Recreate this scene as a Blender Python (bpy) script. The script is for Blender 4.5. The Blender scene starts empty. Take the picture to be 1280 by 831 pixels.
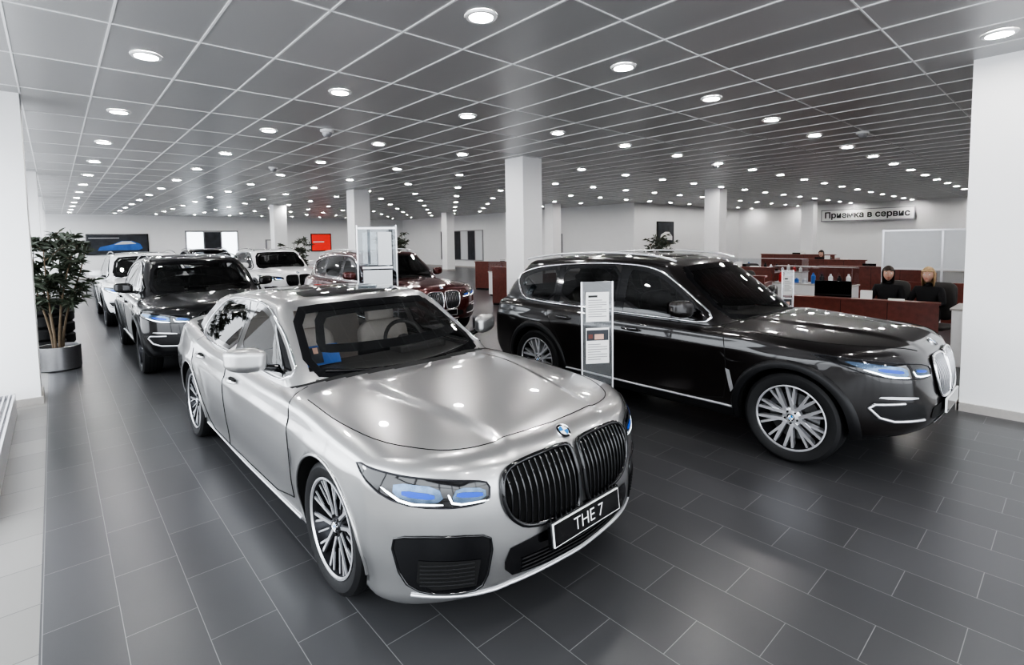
import bpy,bmesh,math,random
from mathutils import Vector,Matrix
from mathutils.bvhtree import BVHTree
random.seed(7)
scene=bpy.context.scene
COL=scene.collection
# ------------------------------------------------------------ materials
def mat(name,col,rough=.5,metal=0,coat=0,emit=None,es=0,noise=0,nscale=8,bump=0,spec=.5,trans=0,alpha=1):
    m=bpy.data.materials.new(name);m.use_nodes=True
    nt=m.node_tree;b=nt.nodes['Principled BSDF']
    b.inputs['Base Color'].default_value=(*col,1)
    b.inputs['Roughness'].default_value=rough
    b.inputs['Metallic'].default_value=metal
    b.inputs['Coat Weight'].default_value=coat
    b.inputs['Coat Roughness'].default_value=.03
    b.inputs['Specular IOR Level'].default_value=spec
    b.inputs['Transmission Weight'].default_value=trans
    if emit:
        b.inputs['Emission Color'].default_value=(*emit,1);b.inputs['Emission Strength'].default_value=es
    if noise or bump:
        tc=nt.nodes.new('ShaderNodeTexCoord');n=nt.nodes.new('ShaderNodeTexNoise')
        n.inputs['Scale'].default_value=nscale;n.inputs['Detail'].default_value=4
        nt.links.new(tc.outputs['Object'],n.inputs['Vector'])
        if noise:
            r=nt.nodes.new('ShaderNodeMix');r.data_type='RGBA'
            r.inputs[6].default_value=(*[c*(1-noise) for c in col],1)
            r.inputs[7].default_value=(*[min(1,c*(1+noise)) for c in col],1)
            nt.links.new(n.outputs['Fac'],r.inputs[0]);nt.links.new(r.outputs[2],b.inputs['Base Color'])
        if bump:
            bp=nt.nodes.new('ShaderNodeBump');bp.inputs['Strength'].default_value=bump;bp.inputs['Distance'].default_value=.01
            nt.links.new(n.outputs['Fac'],bp.inputs['Height']);nt.links.new(bp.outputs['Normal'],b.inputs['Normal'])
    return m
def glassmat(name,tint,refl=1.0):
    # thin single-sheet glass: Schlick reflectance, same from both sides
    m=bpy.data.materials.new(name);m.use_nodes=True;nt=m.node_tree;nt.nodes.clear()
    o=nt.nodes.new('ShaderNodeOutputMaterial');mx=nt.nodes.new('ShaderNodeMixShader')
    t=nt.nodes.new('ShaderNodeBsdfTransparent');t.inputs[0].default_value=(*tint,1)
    g=nt.nodes.new('ShaderNodeBsdfGlossy');g.inputs['Roughness'].default_value=.01
    g.inputs[0].default_value=(1,1,1,1)
    f=nt.nodes.new('ShaderNodeLayerWeight');f.inputs[0].default_value=.5
    pw=nt.nodes.new('ShaderNodeMath');pw.operation='POWER';pw.inputs[1].default_value=5
    ml=nt.nodes.new('ShaderNodeMath');ml.operation='MULTIPLY_ADD';ml.inputs[1].default_value=.93*min(1,refl);ml.inputs[2].default_value=.055*refl
    nt.links.new(f.outputs['Facing'],pw.inputs[0]);nt.links.new(pw.outputs[0],ml.inputs[0]);nt.links.new(ml.outputs[0],mx.inputs[0])
    nt.links.new(t.outputs[0],mx.inputs[1]);nt.links.new(g.outputs[0],mx.inputs[2]);nt.links.new(mx.outputs[0],o.inputs[0])
    return m
M={}
M['silver']=mat('paint_silver',(.41,.408,.406),.30,.86,1,noise=.03,nscale=600)
M['black']=mat('paint_black',(.0055,.004,.004),.3,.0,1,noise=.1,nscale=400,spec=.25)
M['maroon']=mat('paint_maroon',(.075,.010,.009),.25,.4,1,noise=.1,nscale=400)
M['white']=mat('paint_white',(.75,.75,.76),.3,.0,1,noise=.02,nscale=300)
M['jet']=mat('paint_jet',(.004,.004,.005),.3,.0,1,noise=.1,nscale=300,spec=.25)
M['blackgloss']=mat('black_gloss',(.004,.004,.005),.08,0,.6,noise=.05,spec=.4)
M['blackmat']=mat('black_plastic',(.009,.009,.010),.42,0,noise=.15,nscale=60,spec=.35)
M['void']=mat('dark_void',(.004,.004,.004),.9,noise=.1)
M['rubber']=mat('rubber',(.009,.009,.010),.6,0,noise=.2,nscale=40,bump=.05)
M['chrome']=mat('chrome',(.85,.85,.87),.1,1,noise=.02)
M['alum']=mat('satin_aluminium',(.70,.70,.72),.28,.75,noise=.03,nscale=30)
M['slat']=mat('grille_slat',(.30,.30,.31),.2,1,noise=.03,nscale=30)
M['rimdark']=mat('rim_dark',(.03,.03,.034),.3,.6,noise=.05)
M['disc']=mat('brake_disc',(.16,.16,.16),.35,1,noise=.1,nscale=50)
M['blue']=mat('roundel_blue',(.02,.18,.45),.3,noise=.05)
M['whitep']=mat('white_plastic',(.8,.8,.8),.4,noise=.02)
M['drl']=mat('running_light',(1,1,1),.3,emit=(.85,.93,1),es=3.0,noise=.01)
M['hblue']=mat('laser_blue',(.002,.05,.36),.35,emit=(.0,.08,.7),es=.25,noise=.05)
M['hblue2']=mat('reflector_blue_grey',(.09,.13,.19),.2,.8,noise=.5,nscale=25)
M['glass']=glassmat('car_glass',(.90,.91,.91),1.0)
M['glassd']=glassmat('tinted_glass',(.30,.30,.305),.75)
M['glassb']=glassmat('privacy_glass',(.12,.12,.12),.8)
M['clear']=glassmat('clear_acrylic',(.93,.95,.96),1.0)
M['smoke']=glassmat('grey_glass',(.62,.67,.70),1.6)
M['leather']=mat('dark_leather',(.05,.047,.045),.5,noise=.2,nscale=50,bump=.1)
M['leather2']=mat('light_leather',(.62,.56,.51),.5,noise=.1,nscale=50,bump=.1)
M['wall']=mat('white_paint_wall',(.82,.82,.82),.55,noise=.02,nscale=3)
M['wallw']=mat('white_pillar_paint',(.89,.89,.89),.5,noise=.02,nscale=3)
M['base']=mat('baseboard_stone',(.42,.40,.38),.4,noise=.08,nscale=20)
M['frame']=mat('window_frame',(.35,.35,.36),.4,.5,noise=.03)
M['wood']=mat('red_wood',(.145,.038,.027),.35,noise=.4,nscale=14,coat=.2)
M['desk_top']=mat('desk_top',(.5,.48,.46),.3,noise=.05)
M['red']=mat('red_panel',(.45,.02,.02),.4,noise=.1)
M['redlit']=mat('red_screen',(.5,.03,.025),.4,emit=(.9,.05,.03),es=.5,noise=.1)
M['paper']=mat('paper',(.80,.80,.79),.6,noise=.04,nscale=20)
M['ink']=mat('ink',(.03,.03,.03),.6,noise=.05)
M['inkg']=mat('ink_grey',(.3,.3,.3),.6,noise=.05)
M['skin']=mat('skin',(.58,.37,.29),.5,noise=.06,nscale=20)
M['lips']=mat('lips',(.40,.12,.10),.4,noise=.05)
M['eye']=mat('eye_dark',(.03,.02,.02),.2,noise=.05)
M['hairb']=mat('hair_blond',(.46,.32,.18),.5,noise=.35,nscale=60,bump=.5)
M['haird']=mat('hair_dark',(.03,.018,.012),.45,noise=.35,nscale=60,bump=.5)
M['cloth']=mat('black_cloth',(.012,.012,.014),.85,noise=.2,nscale=60,bump=.2)
M['leaf']=mat('leaf',(.045,.058,.038),.5,noise=.4,nscale=12)
M['bark']=mat('bark',(.12,.09,.06),.8,noise=.3,nscale=30,bump=.5)
M['soil']=mat('soil',(.03,.022,.015),.95,noise=.4,nscale=40,bump=.6)
M['pot']=mat('brushed_pot',(.36,.36,.37),.35,.9,noise=.06,nscale=20)
M['lamp']=mat('downlight_emitter',(1,1,1),.5,emit=(1,.98,.96),es=190,noise=.01)
M['lamptrim']=mat('downlight_trim',(.8,.8,.8),.35,.3,noise=.02)
M['tbar']=mat('ceiling_grid',(.75,.75,.75),.35,.2,noise=.02)
M['screenblue']=mat('poster_blue',(.04,.13,.40),.4,noise=.8,nscale=2.2)
M['posterdark']=mat('poster_dark',(.03,.034,.042),.4,noise=.9,nscale=3)
M['frost']=mat('frosted_panel',(.66,.68,.70),.25,noise=.03)
M['outside']=mat('daylight_pane',(.8,.85,.9),.3,emit=(.85,.93,1),es=3,noise=.02)

# ------------------------------------------------------------ helpers
def link(o,parent=None):
    COL.objects.link(o)
    if parent: o.parent=parent
    return o
def empty(name,loc,rz=0):
    e=bpy.data.objects.new(name,None);e.location=loc;e.rotation_euler=(0,0,rz);e.empty_display_size=.2
    COL.objects.link(e);return e
class K:
    def __init__(s,*p):
        s.x=[a for a,b in p];s.y=[b for a,b in p];n=len(p)
        d=[(s.y[i+1]-s.y[i])/(s.x[i+1]-s.x[i]) for i in range(n-1)]
        m=[0]*n
        m[0]=d[0];m[-1]=d[-1]
        for i in range(1,n-1):
            m[i]=0 if d[i-1]*d[i]<=0 else 2*d[i-1]*d[i]/(d[i-1]+d[i])
        s.m=m
    def __call__(s,t):
        x=s.x
        if t<=x[0]: return s.y[0]
        if t>=x[-1]: return s.y[-1]
        i=0
        while t>x[i+1]: i+=1
        h=x[i+1]-x[i];a=(t-x[i])/h;a2=a*a;a3=a2*a
        return (2*a3-3*a2+1)*s.y[i]+(a3-2*a2+a)*h*s.m[i]+(-2*a3+3*a2)*s.y[i+1]+(a3-a2)*h*s.m[i+1]
def lerp(a,b,t): return a+(b-a)*t
def sstep(a,b,x):
    t=max(0,min(1,(x-a)/(b-a)));return t*t*(3-2*t)
class MB:
    def __init__(s): s.v=[];s.f=[];s.mi=[];s.mats=[]
    def add(s,vs,fs,m,X=None):
        if m not in s.mats: s.mats.append(m)
        k=s.mats.index(m);o=len(s.v)
        for p in vs:
            p=Vector(p)
            if X: p=X@p
            s.v.append(p)
        for f in fs: s.f.append([i+o for i in f]);s.mi.append(k)
        return s
    def box(s,c,z,m,X=None):
        a,b,d=z[0]/2,z[1]/2,z[2]/2
        vs=[(c[0]+i*a,c[1]+j*b,c[2]+k*d) for i in(-1,1) for j in(-1,1) for k in(-1,1)]
        fs=[(0,1,3,2),(4,6,7,5),(0,4,5,1),(2,3,7,6),(0,2,6,4),(1,5,7,3)]
        return s.add(vs,fs,m,X)
    def bb(s,x0,x1,y0,y1,z0,z1,m,X=None):
        return s.box(((x0+x1)/2,(y0+y1)/2,(z0+z1)/2),(abs(x1-x0),abs(y1-y0),abs(z1-z0)),m,X)
    def lathe(s,prof,n,m,X=None,closed=False,a0=0,a1=2*math.pi):
        vs=[];fs=[];k=len(prof)
        full=abs(a1-a0-2*math.pi)<1e-6;nn=n if full else n+1
        for i in range(nn):
            a=a0+(a1-a0)*i/n
            for r,h in prof: vs.append((r*math.cos(a),r*math.sin(a),h))
        for i in range(n):
            j=(i+1)%nn
            for q in range(k if closed else k-1):
                q2=(q+1)%k
                fs.append((i*k+q,j*k+q,j*k+q2,i*k+q2))
        return s.add(vs,fs,m,X)
    def prism(s,poly,z0,z1,m,X=None,z0f=None,z1f=None):
        n=len(poly)
        vs=[(x,y,z0 if z0f is None else z0f(x,y)) for x,y in poly]+[(x,y,z1 if z1f is None else z1f(x,y)) for x,y in poly]
        fs=[tuple(range(n))[::-1],tuple(range(n,2*n))]+[(i,(i+1)%n,n+(i+1)%n,n+i) for i in range(n)]
        return s.add(vs,fs,m,X)
    def tube(s,pts,r,m,n=8,X=None):
        pts=[Vector(p) for p in pts];vs=[];fs=[]
        rs=r if isinstance(r,(list,tuple)) else [r]*len(pts)
        for i,p in enumerate(pts):
            d=(pts[min(i+1,len(pts)-1)]-pts[max(i-1,0)]).normalized()
            up=Vector((0,0,1)) if abs(d.z)<.9 else Vector((1,0,0))
            a=d.cross(up).normalized();b=d.cross(a)
            for k in range(n):
                t=2*math.pi*k/n;vs.append(p+(a*math.cos(t)+b*math.sin(t))*rs[i])
        for i in range(len(pts)-1):
            for k in range(n): fs.append((i*n+k,i*n+(k+1)%n,(i+1)*n+(k+1)%n,(i+1)*n+k))
        fs.append(tuple(range(n)));fs.append(tuple(range((len(pts)-1)*n,len(pts)*n))[::-1])
        return s.add(vs,fs,m,X)
    def obj(s,name,parent=None,loc=None,rz=0,bevel=0,sub=0,angle=35,seg=2):
        me=bpy.data.meshes.new(name);me.from_pydata(s.v,[],s.f)
        for m in s.mats: me.materials.append(m)
        me.polygons.foreach_set('material_index',s.mi)
        me.polygons.foreach_set('use_smooth',[True]*len(me.polygons))
        me.update()
        bm=bmesh.new();bm.from_mesh(me);bmesh.ops.recalc_face_normals(bm,faces=bm.faces);bm.to_mesh(me);bm.free()
        try: me.set_sharp_from_angle(angle=math.radians(angle))
        except Exception: pass
        o=bpy.data.objects.new(name,me);link(o,parent)
        if loc: o.location=loc
        o.rotation_euler=(0,0,rz)
        if bevel:
            b=o.modifiers.new('bevel','BEVEL');b.width=bevel;b.segments=seg;b.limit_method='ANGLE'
        if sub:
            b=o.modifiers.new('sub','SUBSURF');b.levels=sub;b.render_levels=sub
        return o
def axis(n,r,m):
    e=[1-r+r*math.tan(math.pi/4*k/m) for k in range(m+1)]
    mid=[-(1-r)+2*(1-r)*i/n for i in range(n+1)]
    return [-q for q in e[::-1]][:-1]+mid+e[1:]
def shell(us,vs,ws,r,fn):
    idx={};V=[];F=[]
    def g(i,j,k):
        if (i,j,k) in idx: return idx[(i,j,k)]
        p=[us[i],vs[j],ws[k]];q=[max(-(1-r[a]),min(1-r[a],p[a])) for a in range(3)]
        d=[(p[a]-q[a])/r[a] for a in range(3)];l=math.sqrt(sum(t*t for t in d)) or 1
        p=[q[a]+r[a]*d[a]/l for a in range(3)]
        V.append(fn(*p));idx[(i,j,k)]=len(V)-1;return len(V)-1
    a,b,c=len(us)-1,len(vs)-1,len(ws)-1
    for i in range(a):
        for j in range(b):
            F.append((g(i,j,0),g(i,j+1,0),g(i+1,j+1,0),g(i+1,j,0)))
            F.append((g(i,j,c),g(i+1,j,c),g(i+1,j+1,c),g(i,j+1,c)))
        for k in range(c):
            F.append((g(i,0,k),g(i+1,0,k),g(i+1,0,k+1),g(i,0,k+1)))
            F.append((g(i,b,k),g(i,b,k+1),g(i+1,b,k+1),g(i+1,b,k)))
    for j in range(b):
        for k in range(c):
            F.append((g(0,j,k),g(0,j,k+1),g(0,j+1,k+1),g(0,j+1,k)))
            F.append((g(a,j,k),g(a,j+1,k),g(a,j+1,k+1),g(a,j,k+1)))
    return V,F
def chaikin(p,n,closed=True):
    for _ in range(n):
        q=[];L=len(p)
        rng=range(L) if closed else range(L-1)
        if not closed:q.append(p[0])
        for i in rng:
            a=Vector(p[i]);b=Vector(p[(i+1)%L])
            q.append(tuple(a.lerp(b,.22)));q.append(tuple(a.lerp(b,.78)))
        if not closed:q.append(p[-1])
        p=q
    return p
def inpoly(x,y,P):
    c=False;j=len(P)-1
    for i in range(len(P)):
        if (P[i][1]>y)!=(P[j][1]>y) and x<(P[j][0]-P[i][0])*(y-P[i][1])/(P[j][1]-P[i][1])+P[i][0]: c=not c
        j=i
    return c
def inset(P,w):
    n=len(P);A=sum(P[i][0]*P[(i+1)%n][1]-P[(i+1)%n][0]*P[i][1] for i in range(n));s=1 if A>0 else -1
    out=[]
    for i in range(n):
        a=Vector(P[i-1][:2]);b=Vector(P[i][:2]);c=Vector(P[(i+1)%n][:2])
        d1=(b-a).normalized();d2=(c-b).normalized()
        n1=Vector((-d1.y,d1.x))*s;n2=Vector((-d2.y,d2.x))*s
        m=(n1+n2);m=m.normalized() if m.length>1e-6 else n1
        out.append(tuple(b+m*w/max(.5,m.dot(n1))))
    return out
def basis(d):
    d=Vector(d).normalized();e2=(Vector((0,0,1))-d*d.z)
    if e2.length<.05: e2=Vector((0,1,0))-d*d.y
    e2.normalize();e1=e2.cross(d);return d,e1,e2
def proj(bvh,p,d,off=0):
    p=Vector(p);d=Vector(d).normalized()
    h=bvh.ray_cast(p-d*4,d)
    if h[0] is None:
        h=bvh.find_nearest(p)
        return h[0]-d*off
    return h[0]-d*off
def fitp(pts3,d,closed=True,rnd=0):
    d,e1,e2=basis(d)
    q=[(Vector(p).dot(e1),Vector(p).dot(e2)) for p in pts3]
    if rnd:q=chaikin(q,rnd,closed)
    return q,d,e1,e2
def decal(name,bvh,pts3,d,off,m,par,sp=.04,rnd=0,thick=0):
    q,d,e1,e2=fitp(pts3,d,True,rnd)
    bm=bmesh.new();vs=[bm.verts.new((a,b,0)) for a,b in q];bm.faces.new(vs)
    for ax in (0,1):
        lo=min(p[ax] for p in q);hi=max(p[ax] for p in q);n=int((hi-lo)/sp)+1
        for i in range(1,n):
            co=[0,0,0];no=[0,0,0];co[ax]=lo+(hi-lo)*i/n;no[ax]=1
            bmesh.ops.bisect_plane(bm,geom=bm.verts[:]+bm.edges[:]+bm.faces[:],plane_co=co,plane_no=no)
    for v in bm.verts:
        v.co=proj(bvh,e1*v.co.x+e2*v.co.y,d,off)
    bm.faces.ensure_lookup_table();bm.normal_update()
    s=sum((f.normal.dot(d)*f.calc_area() for f in bm.faces))
    if s>0: bmesh.ops.reverse_faces(bm,faces=bm.faces[:])
    me=bpy.data.meshes.new(name);bm.to_mesh(me);bm.free();me.materials.append(m)
    me.polygons.foreach_set('use_smooth',[True]*len(me.polygons))
    o=bpy.data.objects.new(name,me);link(o,par)
    return o
def ringdecal(name,bvh,pts3,d,off,m,par,w,rnd=0,rows=3,thick=0):
    q,d,e1,e2=fitp(pts3,d,True,rnd)
    Q=[]
    for i in range(len(q)):
        a=Vector(q[i]);b=Vector(q[(i+1)%len(q)]);k=max(1,int((b-a).length/.05))
        for t in range(k): Q.append(tuple(a.lerp(b,t/k)))
    qi=inset(Q,w);n=len(Q);V=[];F=[]
    for r in range(rows+1):
        for i in range(n):
            a=lerp(Q[i][0],qi[i][0],r/rows);b=lerp(Q[i][1],qi[i][1],r/rows)
            V.append(proj(bvh,e1*a+e2*b,d,off))
    for r in range(rows):
        for i in range(n):
            j=(i+1)%n;F.append((r*n+i,r*n+j,(r+1)*n+j,(r+1)*n+i))
    mb=MB();mb.add(V,F,m);o=mb.obj(name,par,angle=80)
    return o
def surfline(bvh,pts3,d,off=0,sp=.03,closed=False,rnd=0):
    q,d,e1,e2=fitp(pts3,d,closed,rnd)
    out=[];n=len(q)
    for i in range(n if closed else n-1):
        a=Vector(q[i]);b=Vector(q[(i+1)%n]);k=max(1,int((b-a).length/sp))
        for t in range(k):
            c=a.lerp(b,t/k);out.append(proj(bvh,e1*c.x+e2*c.y,d,off))
    if not closed: out.append(proj(bvh,e1*q[-1][0]+e2*q[-1][1],d,off))
    return out
def curves(name,lines,r,m,par,closed=False,res=2):
    cu=bpy.data.curves.new(name,'CURVE');cu.dimensions='3D';cu.bevel_depth=r;cu.bevel_resolution=res;cu.use_fill_caps=True
    for L in lines:
        sp=cu.splines.new('POLY');sp.points.add(len(L)-1)
        for i,p in enumerate(L): sp.points[i].co=(*p,1)
        sp.use_cyclic_u=closed
    cu.materials.append(m);o=bpy.data.objects.new(name,cu);link(o,par);return o
def text(name,s,size,loc,rot,m,par,ext=.001,align='CENTER',off=0):
    c=bpy.data.curves.new(name,'FONT');c.body=s;c.size=size;c.extrude=ext;c.align_x=align;c.align_y='CENTER';c.offset=off
    c.materials.append(m);o=bpy.data.objects.new(name,c);o.location=loc;o.rotation_euler=rot;link(o,par);return o

# ------------------------------------------------------------ wheels
def roundel(mb,r,X):
    mb.lathe([(0,.0),(r,.0),(r,.006),(r*.78,.008)],32,M['blackgloss'],X)
    mb.lathe([(r*.97,.006),(r*1.03,.009),(r*1.06,0)],32,M['chrome'],X)
    for k in range(4):
        n=8;pts=[(0,0,.009)]+[(r*.66*math.cos(math.pi/2*(k+i/n)),r*.66*math.sin(math.pi/2*(k+i/n)),.009) for i in range(n+1)]
        mb.add(pts,[tuple(range(n+2))],M['blue'] if k%2 else M['whitep'],X)
    mb.lathe([(r*.66,.0085),(r*.70,.0095),(r*.74,.0085)],32,M['chrome'],X)
def wheel(par,name,x,y,R,width,style,side,rimr):
    mb=MB()
    X=Matrix.Rotation(side*math.pi/2,4,'Y')
    w=width/2
    mb.lathe([(rimr,-w*.8),(rimr+.02,-w*.95),(R-.035,-w),(R-.010,-w*.86),(R,-w*.6),(R,w*.6),(R-.010,w*.86),(R-.035,w),(rimr+.025,w*.97),(rimr+.002,w*.86),(rimr,w*.6)],64,M['rubber'],X)
    for gz in (-w*.35,0,w*.35):
        mb.lathe([(R+.0005,gz-.005),(R+.0005,gz+.005)],64,M['void'],X)
    rm=M['alum'] if style!='dark' else M['rimdark']
    mb.lathe([(rimr+.003,w*.88),(rimr+.004,w*.93),(rimr-.006,w*.94),(rimr-.012,w*.86)],64,rm,X)
    mb.lathe([(rimr-.012,w*.86),(rimr-.020,w*.5),(rimr-.045,w*.2),(rimr-.05,-w*.8),(rimr,-w*.85)],64,M['rimdark'],X)
    mb.lathe([(0,-w*.3),(rimr-.05,-w*.3)],40,M['void'],X)
    mb.lathe([(.06,0.0),(.06,w*.05),(rimr-.075,w*.05),(rimr-.075,-.02)],48,M['disc'],X)
    mb.lathe([(rimr-.12,w*.0),(rimr-.12,w*.22),(rimr-.06,w*.22),(rimr-.06,0)],10,M['rimdark'],X,a0=.4,a1=1.4)
    zf=w*.80
    hub=[(0,zf-.02),(.035,zf-.018),(.075,zf-.03),(.085,zf-.06),(.06,zf-.1)]
    face=rm
    mb.lathe(hub,32,M['rimdark'] if style=='multi' else face,X)
    def arm(a,r0,t0,r1,t1,w0,w1,m,dz=0):
        c,s=math.cos(a),math.sin(a)
        d=Vector((r1-r0,t1-t0));nn=Vector((-d.y,d.x)).normalized()
        pts=[(r0+nn.x*w0/2,t0+nn.y*w0/2),(r0-nn.x*w0/2,t0-nn.y*w0/2),(r1-nn.x*w1/2,t1-nn.y*w1/2),(r1+nn.x*w1/2,t1+nn.y*w1/2)]
        P=[(p[0]*c-p[1]*s,p[0]*s+p[1]*c) for p in pts]
        top=lambda u,v:zf-.022+dz+.02*min(1,(math.hypot(u,v)/rimr))**2
        bot=lambda u,v:zf-.065+dz
        mb.prism(P,0,0,m,X,z0f=bot,z1f=top)
    if style=='multi':
        n=5
        for i in range(n):
            a=2*math.pi*i/n+.2
            for sg in(-1,1):
                arm(a,.045,sg*.020,rimr-.006,sg*.050,.034,.026,M['rimdark'],-.004)
                arm(a,.055,sg*.022,rimr-.006,sg*.052,.016,.015,M['alum'],.003)
                arm(a,.13,sg*.033,rimr-.006,sg*.105,.020,.018,M['rimdark'],-.004)
                arm(a,.13,sg*.033,rimr-.006,sg*.107,.012,.011,M['alum'],.003)
            arm(a+math.pi/n,.06,0,rimr-.01,0,.020,.014,M['rimdark'],-.010)
            arm(a+math.pi/n,.12,0,rimr-.01,0,.008,.010,M['alum'],-.004)
    elif style=='vee':
        n=5
        for i in range(n):
            a=2*math.pi*i/n+.3
            for sg in(-1,1):
                arm(a,.05,sg*.030,rimr-.004,sg*.042,.030,.022,M['alum'],.003)
                arm(a,.10,sg*.038,rimr-.004,sg*.112,.022,.018,M['alum'],-.002)
    else:
        n=5
        for i in range(n):
            a=2*math.pi*i/n+.3
            for sg in(-1,1):
                arm(a,.05,sg*.022,rimr-.006,sg*.065,.030,.026,face)
    for i in range(5):
        a=2*math.pi*i/5+.6
        mb.lathe([(0,.012),(.008,.012),(.008,0)],8,M['void'],X@Matrix.Translation((.05*math.cos(a),.05*math.sin(a),zf-.025)))
    roundel(mb,.030,X@Matrix.Translation((0,0,zf-.017)))
    return mb.obj(name,par,loc=(x,y,R),angle=30)

# ------------------------------------------------------------ cars
def build_car(name,P,loc,rz,paint,hi=True):
    E=empty(name,loc,rz)
    L=P['L'];top=P['top'];bot=P['bot'];plan=P['plan'];sec=P['sec'];R=P['arch'];wz=P['R']
    wheels=P['wheels']
    def fb(u,v,w):
        wn=(w+1)/2;uu=(u+1)/2;av=abs(v)
        y0=P['fw'](wn)+P['bow']*av**P['bowp']+P.get('prow',0)*av**1.3;y1=L-P['rw'](wn)-P['rbow']*av**3
        y=lerp(y0,y1,uu)
        z0=bot(y);T=top(y)
        dr=P['crown'](y)*(av**3.2)
        x0=av*plan(y)
        xr=lerp(.38,.57,sstep(.1,1.3,y))
        dome=.018*(1-sstep(xr-.04,xr+.03,x0))*(1-sstep(1.2,1.5,y))*sstep(.0,.35,y)
        z=lerp(z0,T-dr+dome,wn)
        x=v*plan(y)*sec(z)
        if av>.85:
            for yw in wheels:
                dd=math.hypot(y-yw,z-wz)
                x+=math.copysign(P['flare']*math.exp(-((dd-R)/.13)**2),v)*sstep(.25,.45,z)
        return (x,y,z)
    k=1 if hi else .6
    r=P['round']
    us=axis(int(190*k),r[0],5);vs=axis(int(72*k),r[1],5);ws=axis(int(36*k),r[2],5)
    V,F=shell(us,vs,ws,r,fb)
    me=bpy.data.meshes.new('body');me.from_pydata(V,[],F)
    bm=bmesh.new();bm.from_mesh(me);bmesh.ops.recalc_face_normals(bm,faces=bm.faces)
    bvh=BVHTree.FromBMesh(bm)
    G=P['g']
    def fg(u,v,w):
        wn=(w+1)/2;uu=(u+1)/2;av=abs(v)
        y0=G['f0']+(G['f1']-G['f0'])*wn**1.15+lerp(G['fb0'],G['fb1'],wn)*av**2.2
        y1=G['r0']+(G['r1']-G['r0'])*wn**G.get('rp',1.2)-lerp(G['rb0'],G['rb1'],wn)*av**2.2
        y=lerp(y0,y1,uu)
        zt=G['roof'](y)-G['cr']*av**2.5
        z=lerp(G['zb'],zt,wn)
        hgt=max(0,(z-G['zb'])/(G['zt']-G['zb']))
        x=v*lerp(G['wb'](y),G['wt'](y),hgt**1.25)
        return (x,y,z)
    rg=G['round']
    V2,F2=shell(axis(int(150*k),rg[0],5),axis(int(60*k),rg[1],5),axis(int(44*k),rg[2],5),rg,fg)
    gm=bpy.data.meshes.new('greenhouse');gm.from_pydata(V2,[],F2)
    gb=bmesh.new();gb.from_mesh(gm);bmesh.ops.recalc_face_normals(gb,faces=gb.faces)
    gbvh=BVHTree.FromBMesh(gb)
    def infoot(x,y,sh):
        wbv=G['wb'](y)-sh
        if abs(x)>wbv: return False
        av=abs(x)/max(.1,G['wb'](y))
        return G['f0']+G['fb0']*av**2.2+.05+sh<y<G['r0']-G['rb0']*av**2.2-.05-sh
    bm.normal_update()
    dele=[]
    clad=P.get('clad',0)
    for f in bm.faces:
        c=f.calc_center_median();f.material_index=0;f.smooth=True
        if abs(c.x)>.5:
            for yw in wheels:
                if math.hypot(c.y-yw,c.z-wz)<R: dele.append(f);break
            else:
                if c.z<clad: f.material_index=2
        elif c.z<clad: f.material_index=2
        if f.normal.z<-.7 : f.material_index=1
        if f.normal.z>.6 and c.z>.7:
            if infoot(c.x,c.y,.12): dele.append(f)
            elif infoot(c.x,c.y,.02): f.material_index=1
    dele=list(set(dele))
    bmesh.ops.delete(bm,geom=dele,context='FACES')
    snapped=set()
    for v in bm.verts:
        if v.is_boundary and abs(v.co.x)>.5*plan(v.co.y) and v.co.z<top(v.co.y)*.93:
            for yw in wheels:
                dy=v.co.y-yw;dz=v.co.z-wz;dd=math.hypot(dy,dz)
                if dd<R*1.25 and v.co.z>bot(v.co.y)+.012 and abs(v.co.x)>.72*plan(v.co.y):
                    ny=yw+dy/dd*R;nz=wz+dz/dd*R
                    sx=1 if v.co.x>0 else -1
                    h=bvh.ray_cast(Vector((sx*3,ny,nz)),Vector((-sx,0,0)))
                    v.co=Vector((h[0].x if h[0] else v.co.x,ny,nz));snapped.add(v)
    ed=[e for e in bm.edges if e.is_boundary and e.verts[0] in snapped and e.verts[1] in snapped]
    res=bmesh.ops.extrude_edge_only(bm,edges=ed)
    nv=[g for g in res['geom'] if isinstance(g,bmesh.types.BMVert)]
    for v in nv: v.co.x=.5 if v.co.x>0 else -.5
    for g in res['geom']:
        if isinstance(g,bmesh.types.BMFace): g.material_index=1;g.smooth=False
    bm.to_mesh(me);bm.free()
    for m in (paint,M['void'],M['blackmat']): me.materials.append(m)
    link(bpy.data.objects.new('body_shell',me),E)
    wsP=P['ws']; wsF=[(x,z) for x,z in wsP]+[(-x,z) for x,z in wsP[::-1]]
    rsP=P['rs']; rsF=[(x,z) for x,z in rsP]+[(-x,z) for x,z in rsP[::-1]]
    wsi=inset(wsF,.022);rsi=inset(rsF,.022)
    sides=[chaikin(q,1) for q in P['side']];si=[inset(q,.012) for q in sides]
    dele=[];gb.normal_update()
    for f in gb.faces:
        c=f.calc_center_median();n=f.normal;f.smooth=True
        if n.z<-.6: dele.append(f);continue
        if n.y<-.25 and inpoly(c.x,c.z,wsi): dele.append(f)
        elif n.y>.2 and inpoly(c.x,c.z,rsi): dele.append(f)
        elif abs(n.x)>.55:
            for q in si:
                if inpoly(c.y,c.z,q): dele.append(f);break
    bmesh.ops.delete(gb,geom=list(set(dele)),context='FACES')
    gb.to_mesh(gm);gb.free();gm.materials.append(paint)
    link(bpy.data.objects.new('cabin_shell',gm),E)
    f3=[(x,0,z) for x,z in wsF]
    decal('windshield_glass',gbvh,f3,(0,1,0),.002,M['glass'],E,.06,1)
    ringdecal('windshield_border',gbvh,f3,(0,1,0),.004,M['blackgloss'],E,.048,1)
    r3=[(x,9,z) for x,z in rsF]
    decal('rear_glass',gbvh,r3,(0,-1,0),.002,M['glass'] if not P.get('privacy') else M['glassd'],E,.06,1)
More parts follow.
